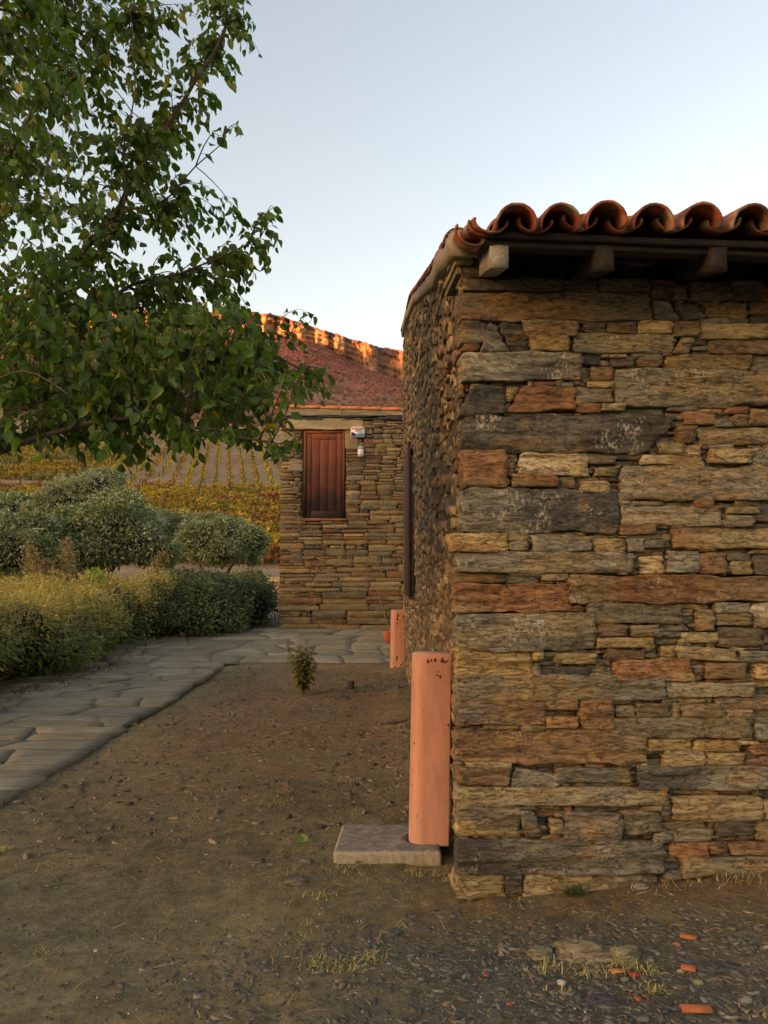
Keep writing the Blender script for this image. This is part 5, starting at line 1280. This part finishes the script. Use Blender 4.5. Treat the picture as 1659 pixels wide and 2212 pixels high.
def olives():
    oc = [(.18, .22, .115), (.27, .30, .16), (.42, .44, .28), (.12, .155, .075)]
    def ol(lab, blobs, n, sz, Y, tx, ty, tr=.14, cols=oc, core=.66):
        g = gz(tx, ty); top = Vector((np.mean([b[0] for b in blobs]), ty, np.mean([b[2] for b in blobs])))
        trunk = [([(tx, ty, g - .1), (tx + .05, ty, g + .35), Vector((tx, ty, g + .7)).lerp(top, .3)], [tr * 1.2, tr, tr * .8]), ([(tx, ty, g + .5), (tx - .35, ty, g + 1.0), (tx - .8, ty, g + 1.8)], [tr * .7, tr * .5, tr * .25]), ([(tx, ty, g + .5), (tx + .3, ty, g + .9), (tx + .7, ty, g + 1.7)], [tr * .7, tr * .5, tr * .25])]
        bush('olive_tree', lab, 'tree', blobs, n, sz, cols, 'olive trees behind the hedge', core, (.025, .032, .02), trunk, .35, base=(tx, ty, g), clus=.10)
    def bl(lst, Y): return [(P(x, y, Y + dy).x, Y + dy, P(x, y, Y + dy).z, r / 1740 * Y, r / 1740 * Y, rz / 1740 * Y) for (x, y, dy, r, rz) in lst]
    Y = 27
    tx = P(466, 1235, Y).x
    ol('round olive tree with a short bare trunk, nearest the stone house', bl([(440, 1170, 0, 58, 44), (505, 1165, 0, 56, 44), (400, 1185, .6, 38, 32), (545, 1180, .3, 30, 42), (470, 1148, 1, 56, 36), (480, 1192, -.4, 50, 28)], Y), 34000, .12, Y, tx, Y)
    Y = 22
    ol('broad dark olive tree spreading in the middle of the row', bl([(250, 1130, 0, 75, 62), (180, 1150, 0, 80, 62), (300, 1170, 0, 62, 50), (210, 1190, -.3, 80, 45), (130, 1190, 0, 60, 50), (265, 1095, .5, 50, 36), (345, 1195, .2, 50, 34)], Y), 46000, .11, Y, P(200, 1240, Y).x, Y, .16)
    Y = 20
    ol('olive tree with silvery leaves cut by the left edge of the picture', bl([(20, 1190, 0, 80, 62), (-70, 1170, 0, 90, 80), (70, 1150, .6, 66, 46), (-30, 1230, 0, 80, 40), (90, 1210, .3, 55, 44), (-160, 1180, .5, 90, 70)], Y), 42000, .105, Y, P(-40, 1260, Y).x, Y, .16)
    Y = 34
    ol('pale feathery olive tree rising behind the others', bl([(140, 1085, 0, 58, 56), (205, 1065, 0, 60, 50), (235, 1045, .5, 40, 34), (110, 1120, 0, 60, 44), (300, 1125, 0, 54, 40)], Y), 30000, .14, Y, P(190, 1200, Y).x, Y, .16, [(.20, .235, .14), (.27, .295, .18), (.34, .355, .24)], .70)
    Y = 36
    ol('low grey green olive between the broad one and the round one', bl([(360, 1150, 0, 50, 40), (400, 1140, 0, 45, 34), (320, 1160, 0, 44, 40), (20, 1110, 0, 70, 44), (60, 1095, .5, 60, 36)], Y), 24000, .14, Y, P(370, 1215, Y).x, Y, .12)
olives()
def weeds():
    def plume(lab, px, pyt, pyb, Y, lean, colr):
        b = P(px, pyb, Y); tp = P(px + lean, pyt, Y)
        t = thing('dry_weed', lab, 'weed', (b.x, Y, b.z - .5), 'tall dry weeds above the hedge'); o = np.array([b.x, Y, b.z - .5])
        A = Acc(); pts = [Vector((b.x, Y, b.z - .5)).lerp(tp, k / 6) for k in range(7)]; A.tube(pts, [.010 - .001 * k for k in range(7)], 5, (.26, .19, .10)); ob('stem', A.mesh('stem', True, o), M_bark, t)
        n = 900; f = NR.rand(n) ** .8; L = tp - b; p = np.array(b)[None] + f[:, None] * np.array(L)[None]; wd = .14 * np.sin(np.clip(f, 0, 1) * np.pi * .92 + .12) + .02
        p = p + NR.randn(n, 3) * wd[:, None] * .6; c = np.array([colr]) * NR.uniform(.6, 1.3, (n, 1))
        VV, FF, CC = scatter(narrow[0], narrow[1], p - o, rots(NR.rand(n) * 6.28, NR.uniform(-.2, 1.3, n), NR.rand(n)), NR.uniform(.04, .08, n), c); ob('seed_head', mkmesh('seed_head', VV, [FF], CC), M_bush, t, kind='stuff')
    plume('tall dry tan weed furthest left above the hedge', 74, 1182, 1262, 16.5, -6, (.36, .25, .14))
    plume('feathery brown weed leaning beside the furthest left one', 92, 1215, 1265, 16.4, 6, (.30, .19, .11))
    plume('tall upright weed standing between the left olives and the hedge', 144, 1165, 1262, 16.8, 4, (.36, .25, .13))
    plume('dry weed leaning right before the broad olive', 330, 1195, 1250, 19.5, 22, (.34, .25, .12))
    b = P(205, 1262, 16.6)
    bush('green_weed', 'bright yellow green weed sprouting from the hedge top', 'weed', [(b.x, 16.6, b.z + .12, .22, .2, .2)], 420, .075, [(.22, .30, .04), (.28, .34, .06)], None, 0, base=(b.x, 16.6, b.z - .1))
    # the sapling-like weed on the bare earth
    g = G(655, 1498); t = thing('leafy_weed', 'thin leafy weed growing alone on the bare brown earth', 'weed', tuple(g)); A = Acc(); LV = []
    for k in range(20):
        a = R.uniform(0, 6.28); L = R.uniform(.38, .74); sp = R.uniform(.05, .26); pts = [Vector((0, 0, 0)), Vector((sp * .5 * math.cos(a), sp * .5 * math.sin(a), L * .5)), Vector((sp * math.cos(a), sp * math.sin(a), L))]
        A.tube(pts, [.006, .004, .002], 5, (.16, .12, .06))
        for j in range(34):
            f = .15 + .85 * j / 34; p = pts[0].lerp(pts[2], f); LV.append((tuple(p + Vector((R.uniform(-.01, .01),) * 3)), a + j * 2.4, f))
    ob('stems', A.mesh('stems', True), M_bark, t)
    n = len(LV); V, F = leaf_template(.3, .35)
    V = V * np.array([.7, 1, 1]); c = np.array([[.16, .17, .06]]) * NR.uniform(.6, 1.3, (n, 1)) + (NR.rand(n, 1) < .25) * np.array([[.10, .03, 0]])
    VV, FF, CC = scatter(V, F, np.array([l[0] for l in LV]), rots(np.array([l[1] for l in LV]), NR.uniform(-.3, .7, n), NR.randn(n) * .3), np.array([.10 - .04 * l[2] for l in LV]) * NR.uniform(.7, 1.2, n), c)
    ob('leaves', mkmesh('leaves', VV, [FF], CC), M_bush, t, kind='stuff')
weeds()

# ------------------------------------------------------------------ vineyard
def vine_row(x0, y0, x1, y1, n, cols, label, group, hgt=1.2, posts=8, width=.35, gap=.0):
    L = math.hypot(x1 - x0, y1 - y0); b = (x0, y0, gz(x0, y0)); t = thing('vine_row', label, 'vines', b, group)
    f = NR.rand(n); 
    if gap: f = f[lattice(f * L / 2.2, f * 0 + x0, 701) > -gap]
    n = len(f); X = x0 + (x1 - x0) * f + NR.randn(n) * width * .5; Y = y0 + (y1 - y0) * f + NR.randn(n) * width * .5
    Z = ground_z(X, Y) + .15 + NR.rand(n) ** .8 * hgt * (.7 + .3 * lattice(f * L / 1.5, f * 0 + y0, 702)); cl = np.array(cols)
    k = np.clip(.5 + .6 * lattice(f * L / 6, f * 0 + x0 * 3, 703) + .3 * NR.randn(n), 0, .999); c = cl[(k * len(cl)).astype(int)] * NR.uniform(.6, 1.3, (n, 1))
    q = (np.array([(-.5, 0, 0), (.5, 0, 0), (.45, 0, .8), (-.45, 0, .9)]), np.array([(0, 1, 2, 3)])); pos = np.stack([X, Y, Z], 1) - np.array(b)
    VV, FF, CC = scatter(q[0], q[1], pos, rots(NR.rand(n) * 6.28, NR.randn(n) * .7, NR.rand(n) * 6), NR.uniform(.12, .28, n), c)
    ob('foliage', mkmesh('foliage', VV, [FF], CC), M_bush, t, kind='stuff')
    A = Acc()
    for j in range(posts):
        g = (j + .5) / posts; x = x0 + (x1 - x0) * g; y = y0 + (y1 - y0) * g; z = gz(x, y); A.box((x - .05 - b[0], y - .05 - b[1], z - b[2]), (x + .05 - b[0], y + .05 - b[1], z + 1.7 - b[2]), (.07, .055, .04))
    ob('posts', A.mesh('posts'), M_bark, t, kind='stuff')
def vineyard():
    Yl = (.42, .30, .035); Or = (.38, .19, .04); Gr = (.17, .19, .04); Rd = (.26, .10, .05)
    names_ = ['first', 'second', 'third', 'fourth', 'fifth', 'sixth', 'seventh', 'eighth', 'ninth', 'tenth', 'eleventh', 'twelfth', 'thirteenth', 'fourteenth', 'fifteenth', 'sixteenth', 'seventeenth']
    for k in range(17):            # rows climbing the slope
        off_ = 8.5 - k * 2.05
        x0 = -22.0 + off_; ang = -.205
        cols = [Yl, Yl, Or, Gr] if k % 2 else [Or, Yl, Gr, Rd]
        vine_row(x0, 112, x0 + ang * 108 + off_ * .15, 222, 2600, cols, names_[k] + ' vine row from the right among those climbing the tan slope', 'vine rows climbing the slope', 1.1, 14, .4, .35)
    for k in range(10):            # rows across the foot of the slope
        Y = 52 + k * 6.2; cols = [Yl, Yl, Or, Gr] if k % 3 else [Or, Yl, Rd]
        vine_row(-.62 * Y - 6, Y + 2, .02 * Y, Y - 1, 9000, cols, names_[k] + ' yellow vine row up from the low wall, crossing the foot of the slope', 'yellow vine rows across the foot of the slope', 1.5, 18, .9)
    for k in range(6):
        Y = 116 + k * 9
        vine_row(-.62 * Y, Y + 6, -.34 * Y, Y, 5000, [Yl, Or, Gr, Gr], names_[k] + ' vine row up on the left field behind the tree', 'vine rows on the left field', 1.4, 16, .8)
vineyard()

# ------------------------------------------------------------------ things lying on the ground
def ground_stuff():
    # slate chips
    def chips(name, label, n, fx, fy, smin, smax, cols, keep=None, flat=.15):
        X = fx(n); Y = fy(n)
        if keep is not None: k = keep(X, Y); X, Y = X[k], Y[k]
        inside = (X > .30 + .09 * 0) & (Y > 3.66 + .087 * (X - .33)); X, Y = X[~inside], Y[~inside]
        k = X > path_right(Y) + .03; X, Y = X[k], Y[k]
        blk = (X > -.28) & (X < .33) & (Y > 4.2) & (Y < 4.7); X, Y = X[~blk], Y[~blk]
        n = len(X); Z = ground_z(X, Y); s = smin * (smax / smin) ** (NR.rand(n) ** 2.8)
        T = np.array([(-.62, -.12, -.5), (-.05, -.50, -.5), (.66, -.22, -.5), (.22, .30, -.5), (-.42, .48, -.5), (-.60, -.10, .5), (-.04, -.48, .35), (.62, -.20, .5), (.20, .27, .3), (-.40, .45, .5)])
        Fq = np.array([(0, 1, 6, 5), (1, 2, 7, 6), (2, 3, 8, 7), (3, 4, 9, 8), (4, 0, 5, 9)]); Ft = np.array([(5, 6, 7), (5, 7, 8), (5, 8, 9)])
        sc_ = np.stack([s, s * NR.uniform(.25, .75, n), s * flat * NR.uniform(.5, 1.4, n)], 1); rt = rots(NR.rand(n) * 6.28, NR.randn(n) * .15, NR.randn(n) * .15)
        cl = np.array(cols); c = cl[NR.randint(len(cl), size=n)] * NR.uniform(.65, 1.3, (n, 1)); pos = np.stack([X, Y, Z + s * flat * .25], 1)
        V1, F1, C1 = scatter(T, Fq, pos, rt, sc_, c); _, F2, _ = scatter(T, Ft, pos, rt, sc_, c)
        ob(name, mkmesh(name, V1, [F1, F2], C1), M_gravel, kind='stuff', label=label)
    U = lambda a, b: (lambda n: NR.uniform(a, b, n))
    sl = [(.088, .088, .076), (.068, .068, .062), (.115, .110, .088), (.11, .092, .060), (.155, .145, .115)]
    br = [(.13, .10, .07), (.10, .075, .05), (.16, .13, .10), (.09, .085, .075), (.20, .16, .11)]
    dens = lambda X, Y: NR.rand(len(X)) < np.clip((X + .9 + .5 * fbm(X * 1.7, Y * 1.7, 801)) / 1.3, .03, 1) * np.clip((3.62 - Y) / .35 + .3 * fbm(X * 3, Y * 3, 802), 0, 1)
    chips('slate_gravel', 'dark slate chips scattered in front of the wall', 36000, U(-1.5, 1.9), U(2.3, 3.75), 006e-3 if False else .006, .042, sl, dens)
    chips('fine_gravel', 'fine grit over the bare yard', 46000, U(-2.6, 1.9), U(2.4, 6.0), .003, .016, sl + br, lambda X, Y: NR.rand(len(X)) < .75 + .5 * fbm(X * 2, Y * 2, 803), .4)
    chips('small_stones', 'small flat stones on the bare earth', 14000, U(-2.9, .3), U(4.2, 14.5), .008, .07, br, lambda X, Y: NR.rand(len(X)) < .35 + .9 * fbm(X * .8, Y * .8, 804) + .25 * (X > -.4), .25)
    chips('pale_grit', 'pale bits of quartz grit', 2200, U(-2.6, 1.9), U(2.4, 8), .003, .010, [(.5, .46, .38), (.4, .36, .3)], None, .6)
    # dry straw bits
    n = 26000; X = NR.uniform(-2.7, 1.9, n); Y = 2.5 + 11.5 * NR.rand(n) ** 1.2
    w_ = .12 + .8 * np.exp(-((Y - 3.75) / .28) ** 2) * (X > -.3) + .6 * np.exp(-((X - .25) / .35) ** 2) * (Y > 3.9) * (Y < 12) + .45 * (Y > 5) * (Y < 9) * (X > -1.5)
    k = NR.rand(n) < w_; X, Y = X[k], Y[k]; k = ~((X > .33) & (Y > 3.68 + .087 * (X - .33))); X, Y = X[k], Y[k]; k = (X > path_right(Y) + .02) & ~((X > -.28) & (X < .33) & (Y > 4.2) & (Y < 4.7)); X, Y = X[k], Y[k]; n = len(X)
    T = np.array([(-.02, 0, 0), (.02, 0, 0), (.02, .5, .06), (-.02, .5, .06), (.015, 1, 0), (-.015, 1, 0)]); F = np.array([(0, 1, 2, 3), (3, 2, 4, 5)])
    L = NR.uniform(.012, .07, n); sc_ = np.stack([np.full(n, .05) + L * .2, L, L], 1)
    VV, FF, CC = scatter(T, F, np.stack([X, Y, ground_z(X, Y) + .004], 1), rots(NR.rand(n) * 6.28, np.abs(NR.randn(n)) * .3, NR.randn(n) * .3), sc_, np.array([[.42, .30, .14]]) * NR.uniform(.35, 1.2, (n, 1)))
    ob('dry_straw', mkmesh('dry_straw', VV, [FF], CC), M_bush, kind='stuff', label='short dry straw scattered over the earth')
    # grass tufts
    def tuft(px, py, n, h, spread, cols, label, name='grass_tuft', cat='grass tuft', group='grass tufts on the gravel', up=0.5):
        g = G(px, py); t = Acc()
        yaw = NR.rand(n) * 6.28; pos = np.stack([NR.randn(n).clip(-1.8, 1.8) * spread * .85, NR.randn(n).clip(-1.8, 1.8) * spread * .6, np.zeros(n)], 1); pos[:, 2] = ground_z(pos[:, 0] + g.x, pos[:, 1] + g.y) - g.z
        T = np.array([(-.5, 0, 0), (.5, 0, 0), (.4, .25, .45), (-.4, .25, .45), (.25, .6, .75), (-.25, .6, .75), (0, 1, .80)]); Fq = np.array([(0, 1, 2, 3), (3, 2, 4, 5)]); Ft = np.array([(5, 4, 6)])
        L = NR.uniform(.5, 1.2, n) * h; sc_ = np.stack([np.full(n, .0035 + .02 * h), L * NR.uniform(.3, 1, n), L * up * 1.4 * NR.uniform(.4, 1.1, n)], 1); rt = rots(yaw, NR.randn(n) * .2, NR.randn(n) * .2)
        cl = np.array(cols); c = cl[NR.randint(len(cl), size=n)] * NR.uniform(.7, 1.25, (n, 1))
        V1, F1, C1 = scatter(T, Fq, pos, rt, sc_, c); _, F2, _ = scatter(T, Ft, pos, rt, sc_, c)
        tag(ob(name, mkmesh(name, V1, [F1, F2], C1), M_bush, None, tuple(g)), label, cat, group)
    gy = [(.42, .37, .16), (.32, .30, .11), (.48, .42, .22), (.26, .24, .10)]; dry = [(.40, .34, .17), (.30, .25, .12)]
    tuft(1180, 2090, 60, .055, .05, gy, 'pale green grass tuft just left of the half buried rock')
    tuft(1268, 2102, 60, .06, .06, gy, 'yellowish grass tuft touching the front of the half buried rock')
    tuft(1345, 2092, 60, .055, .05, gy, 'grass tuft just right of the half buried rock')
    tuft(1392, 2100, 70, .05, .04, gy, 'grass tuft furthest right in the line before the rock')
    tuft(1420, 2142, 60, .045, .035, gy, 'small straw coloured tuft between the red shards and the orange one')
    tuft(1208, 2146, 40, .03, .04, dry, 'thin dry tuft below the pale one left of the rock')
    tuft(1700 * .977, 2190, 50, .04, .05, dry, 'dry tuft in the bottom right corner')
    tuft(690, 2085, 150, .035, .055, gy, 'low spreading patch of grass, leftmost on the bottom gravel')
    tuft(745, 2095, 110, .03, .05, gy, 'low grass patch in the middle of the three at the bottom')
    tuft(800, 2070, 90, .03, .04, gy, 'low grass patch furthest right of the three at the bottom')
    tuft(665, 1995, 40, .03, .03, dry, 'tiny straw tuft above the low grass patches')
    tuft(690, 1940, 50, .04, .05, gy, 'lying pale grass tuft below the concrete block')
    tuft(640, 2030, 30, .03, .04, dry, 'thin straw tuft above the leftmost low grass patch')
    tuft(6, 1838, 60, .05, .025, gy, 'grass tuft at the left edge of the picture')
    tuft(90, 2060, 40, .04, .03, dry + [(.1, .13, .05)], 'dark dry tuft at the lower left')
    tuft(205, 1820, 40, .02, .04, [(.10, .13, .04)], 'flat green sprig on the left dirt', 'green_sprig', 'weed', None)
    tuft(600, 1735, 60, .04, .07, dry, 'dry straw tuft left of the concrete block')
    tuft(610, 1845, 50, .03, .06, [(.12, .14, .05), (.3, .24, .12)], 'dark green and straw tuft beside the fallen green leaf')
    tuft(760, 1690, 70, .05, .10, dry, 'straw patch on the earth above the concrete block')
    tuft(1212, 1925, 60, .11, .012, [(.45, .36, .08), (.38, .34, .08)], 'yellow flowered weed growing against the foot of the wall', 'yellow_weed', 'weed', None, 1.1)
    tuft(1245, 1935, 130, .06, .03, [(.06, .09, .03), (.09, .11, .04)], 'soft dark green weed at the foot of the wall', 'green_weed', 'weed', None, .7)
    for i, (x, y, s, lab) in enumerate([(975, 1895, .06, 'dry straw tuft in the corner between block and wall'), (900, 1885, .07, 'straw fringe right under the concrete block'), (740, 1882, .07, 'straw fringe under the left end of the concrete block'), (1440, 1905, .12, 'straw patch at the foot of the wall'), (1600, 1898, .07, 'straw patch by the wall at the right edge')]):
        tuft(x, y, 90, .05, s, dry + [(.28, .2, .1)], lab, 'straw_tuft', 'dry grass', 'straw tufts by the wall')
    # clay shards
    def shard(px, py, w_, d_, h, rz, label, c=(.37, .12, .05), curved=True, name='tile_shard', cat='tile shard', group='broken clay bits on the gravel', m=None, tilt=0):
        g = G(px, py); n = 6; V = []
        for i in range(n + 1):
            a = (i / n - .5) * (1.5 if curved else .2)
            for r in (1.0, .78):
                for k in (0, 1):
                    V.append((w_ * (k - .5) * (1 + .10 * nz(i * 2.1 + px, k * 3.3)), math.sin(a) * r * d_ * .75, (math.cos(a) * r - .62) * h * 1.6))
        Q = []
        for i in range(n):
            a = i * 4; b = a + 4; Q += [(a, a + 1, b + 1, b), (a + 2, b + 2, b + 3, a + 3), (a, b, b + 2, a + 2), (a + 1, a + 3, b + 3, b + 1)]
        Q += [(0, 2, 3, 1), (n * 4, n * 4 + 1, n * 4 + 3, n * 4 + 2)]
        A = Acc(); A.add(V, Q, None, c); o = ob(name, A.mesh(name), m or M_tile, None, (g.x, g.y, g.z + .002)); o.rotation_euler = (rad(tilt), 0, rad(rz)); tag(o, label, cat, group)
    shard(1503, 2184, .098, .045, .028, -3, 'long ribbed orange brick shard nearest the bottom edge')
    shard(1487, 2095, .050, .04, .024, -20, 'chunky orange shard touching a pale pebble')
    shard(1487, 2026, .062, .035, .018, -25, 'flat orange shard highest on the gravel')
    shard(1462, 2042, .018, .03, .015, 60, 'tiny orange shard just below the highest one')
    shard(1372, 2108, .045, .03, .018, -5, 'dark red shard beside the grass tufts', (.26, .05, .035))
    shard(1378, 2160, .022, .025, .013, 10, 'tiny red shard alone below the tufts', (.34, .08, .045))
    shard(1333, 2100, .055, .03, .014, 10, 'ochre shard partly under grass', (.42, .20, .06))
    shard(1148, 1999, .016, .02, .01, 30, 'small red chip near the foot of the wall', (.30, .06, .05)); shard(1100, 2172, .018, .02, .012, 70, 'small orange red chip low on the gravel', (.34, .09, .05)); shard(1100 - 50, 2110, .014, .018, .01, 70, 'small dull red chip left of the tufts', (.42, .10, .06))
    # rocks
    def rock(px, py, sx, sy, sz, c, label, name='rock', cat='rock', rz=0, group=None, sub=4, sink=.35, amp=.22, strat=True):
        g = G(px, py); V, F = ico(sub); sd = int(px); V = V * (1 + amp * fbm(V[:, 0] * 1.6 + px, V[:, 1] * 1.6 + V[:, 2] * 2, sd)[:, None])
        if strat: V = V * (1 + .05 * np.round(lattice(V[:, 2] * 4 + V[:, 0], V[:, 1] * 1.5, sd + 1) * 2)[:, None])
        V = V * np.array([sx, sy, sz]); col = np.array([c]) * (1 + .35 * fbm(V[:, 0] * 14, V[:, 1] * 14 + V[:, 2] * 20, sd + 2)[:, None])
        o = ob(name, mkmesh(name, V, [F], col, True), M_stone if sub > 2 else M_gravel, None, (g.x, g.y, g.z + sz * (1 - sink) * .5)); o.rotation_euler = (0, 0, rad(rz)); tag(o, label, cat, group)
    rock(1385, 1917, .035, .028, .016, (.33, .30, .24), 'pale flat stone at the foot of the wall', group=None, sub=3)
    for (x, y, s, c, lab) in [(1420, 2062, .012, (.32, .31, .24), 'small greenish pebble, highest of the three by the tufts'), (1407, 2076, .011, (.34, .33, .26), 'small round pale pebble in the middle of the three'), (1470, 2100, .014, (.38, .34, .26), 'pale pebble against the chunky orange shard'), (1657, 2048, .013, (.5, .46, .4), 'whitish pebble at the right edge'), (1508, 2125, .020, (.28, .27, .12), 'olive rounded pebble below the chunky shard'), (1350, 2118, .016, (.26, .24, .17), 'squarish grey pebble next to the ochre shard'), (1613, 2164, .020, (.36, .36, .32), 'pale flat oval pebble at the lower right'), (1212, 2126, .018, (.5, .45, .38), 'white quartz lump at the lower middle'), (372, 1795, .009, (.5, .46, .38), 'tiny white pebble on the left earth'), (207, 2055, .010, (.55, .5, .42), 'bright white chip on the left gravel'), (498, 2025, .016, (.28, .26, .2), 'grey pebble left of the grass patches'), (870, 1770, .012, (.3, .26, .18), 'small tan stone beside the bollard base')]:
        rock(x, y, s, s * .8, s * .6, tuple(v * .62 for v in c), lab, 'pebble', 'pebble', 20, 'pebbles on the ground', 2, .3, .3, False)
    def slate(px, py, a, b, h, c, label, rz=0, layers=1, name='slate_slab', cat='stone', group='loose slates on the ground'):
        g = G(px, py); A = Acc(); rr = random.Random(int(px * 7 + py)); z = -.3 * h
        for l in range(layers):
            m = 9; k = 1 - .11 * l; ox, oy = rr.uniform(-.12, .12) * a, rr.uniform(0, .22) * b; hh = h / layers * 1.25
            rad_ = [rr.uniform(.72, 1.12) for _ in range(m)]; V = []
            for (zz, kk) in ((0, 1.02), (hh * .55, 1.0), (hh, .93), (hh * 1.04, .5)):
                for i in range(m):
                    t = 2 * math.pi * i / m; V.append((ox + a * k * kk * rad_[i] * math.cos(t), oy + b * k * kk * rad_[i] * math.sin(t), z + zz + hh * .22 * nz(i * 1.7 + l, zz * 60 + px)))
            n0 = len(V); V.append((ox, oy, z + hh * 1.05)); Q = [(r_ * m + i, r_ * m + (i + 1) % m, r_ * m + m + (i + 1) % m, r_ * m + m + i) for r_ in range(3) for i in range(m)]
            A.add(V, Q, [(3 * m + i, 3 * m + (i + 1) % m, n0) for i in range(m)], [v * rr.uniform(.85, 1.15) for v in c]); z += hh * .8
        o = ob(name, A.mesh(name), M_stone, None, tuple(g)); o.rotation_euler = (rad(rr.uniform(-4, 4)), rad(rr.uniform(-4, 4)), rad(rz)); tag(o, label, cat, group)
    slate(1262, 2064, .165, .100, .045, (.24, .215, .145), 'half buried layered grey rock among the slate chips', -8, 4, 'rock', 'rock', None)
    slate(1352, 2070, .065, .06, .042, (.24, .215, .145), 'blocky rock against the right end of the layered one', 10, 2, 'rock', 'rock', None)
    slate(1165, 2062, .05, .045, .022, (.22, .20, .145), 'flat grey stone left of the layered rock', 0, 1, 'rock', 'rock', None)
    for (x, y, a, b, h, rz, c, lab) in [(857, 1562, .13, .05, .02, 25, (.12, .095, .06), 'long flat slate lying against the side wall'), (740, 1488 + 20, .10, .05, .02, -10, (.10, .08, .055), 'flat stone in front of the stump'), (860, 1487, .04, .09, .05, 0, (.13, .11, .08), 'small upright slate by the side wall'), (640, 1905, .06, .035, .012, 10, (.16, .15, .12), 'flat grey slate below the earth patch'), (690, 1790, .05, .03, .02, 0, (.14, .11, .08), 'brown clod left of the concrete block'), (160, 1710, .05, .03, .018, 0, (.25, .22, .18), 'pale lumpy stone beside the path edge'), (215, 1690, .05, .02, .01, 0, (.12, .10, .08), 'thin brown slate beside the path edge'), (850, 2020, .04, .03, .012, 20, (.12, .115, .10), 'flat slate near the bottom gravel'), (550, 2010 - 150, .05, .03, .01, 0, (.15, .14, .11), 'small slate on the middle dirt'), (1100, 1990 - 60, .05, .03, .01, 0, (.13, .12, .10), 'flat slate at the foot of the corner'), (1555, 2095, .10, .04, .015, 12, (.11, .105, .09), 'long dark slate on the right gravel'), (1290, 2165, .06, .04, .01, 0, (.10, .10, .095), 'broad dark slate on the bottom gravel')]:
        slate(x, y, a, b, h, c, lab, rz, 1)
    # stump
    g = G(757, 1487); A = Acc(); A.lathe([(.062, -.02), (.055, .03), (.050, .10), (.046, .105), (.02, .10)], 12, (.09, .06, .04)); tag(ob('tree_stump', A.mesh('tree_stump'), M_bark, None, tuple(g)), 'small cut stump sticking out of the brown earth', 'stump')
    # fallen leaves
    for (x, y, s, rz, c, lab) in [(652, 1833, .07, 0, (.20, .34, .04), 'bright green fallen leaf on the dirt'), (180, 1697, .05, 70, (.42, .36, .06), 'yellow fallen leaf by the path'), (297, 1573, .07, 120, (.42, .27, .05), 'orange yellow fallen leaf at the path edge'), (695, 1575, .05, 40, (.45, .35, .06), 'yellow fallen leaf near the middle of the earth'), (855, 1850 - 140, .05, 200, (.4, .3, .1), 'tan fallen leaf near the bollard'), (785, 1868 + 12, .05, 100, (.38, .22, .06), 'ochre fallen leaf at the left end of the block'), (25, 1505 + 120, .05, 10, (.35, .2, .06), 'brown fallen leaf on the paving')]:
        g = G(x, y); V, F = leaf_template(.5, .2, .05); V = V * s; c4 = np.tile([*c, 0], (len(V), 1)); o = ob('fallen_leaf', mkmesh('fallen_leaf', V, [F], c4, True), M_leaf, None, (g.x, g.y, g.z + (.03 if x > 50 else .05))); o.rotation_euler = (rad(20), rad(10), rad(rz)); tag(o, lab, 'leaf', 'fallen leaves')
    # leaf litter at the hedge foot
    n = 1500; f = NR.rand(n); Y = 8 + 14 * f; X = path_left(Y) + .05 + np.abs(NR.randn(n)) * .22; Z = interp(Y, [14.3, 19, 25], [.04, .44, .64]) + .012
    V, F = leaf_template(.3, .2); VV, FF, CC = scatter(V, F, np.stack([X, Y, Z], 1), rots(NR.rand(n) * 6.28, NR.randn(n) * .3, NR.randn(n) * .3), NR.uniform(.015, .045, n), np.array([[.16, .09, .045]]) * NR.uniform(.5, 1.4, (n, 1)))
    ob('leaf_litter', mkmesh('leaf_litter', VV, [FF], CC), M_bush, kind='stuff', label='brown leaf litter along the foot of the hedge')
ground_stuff()
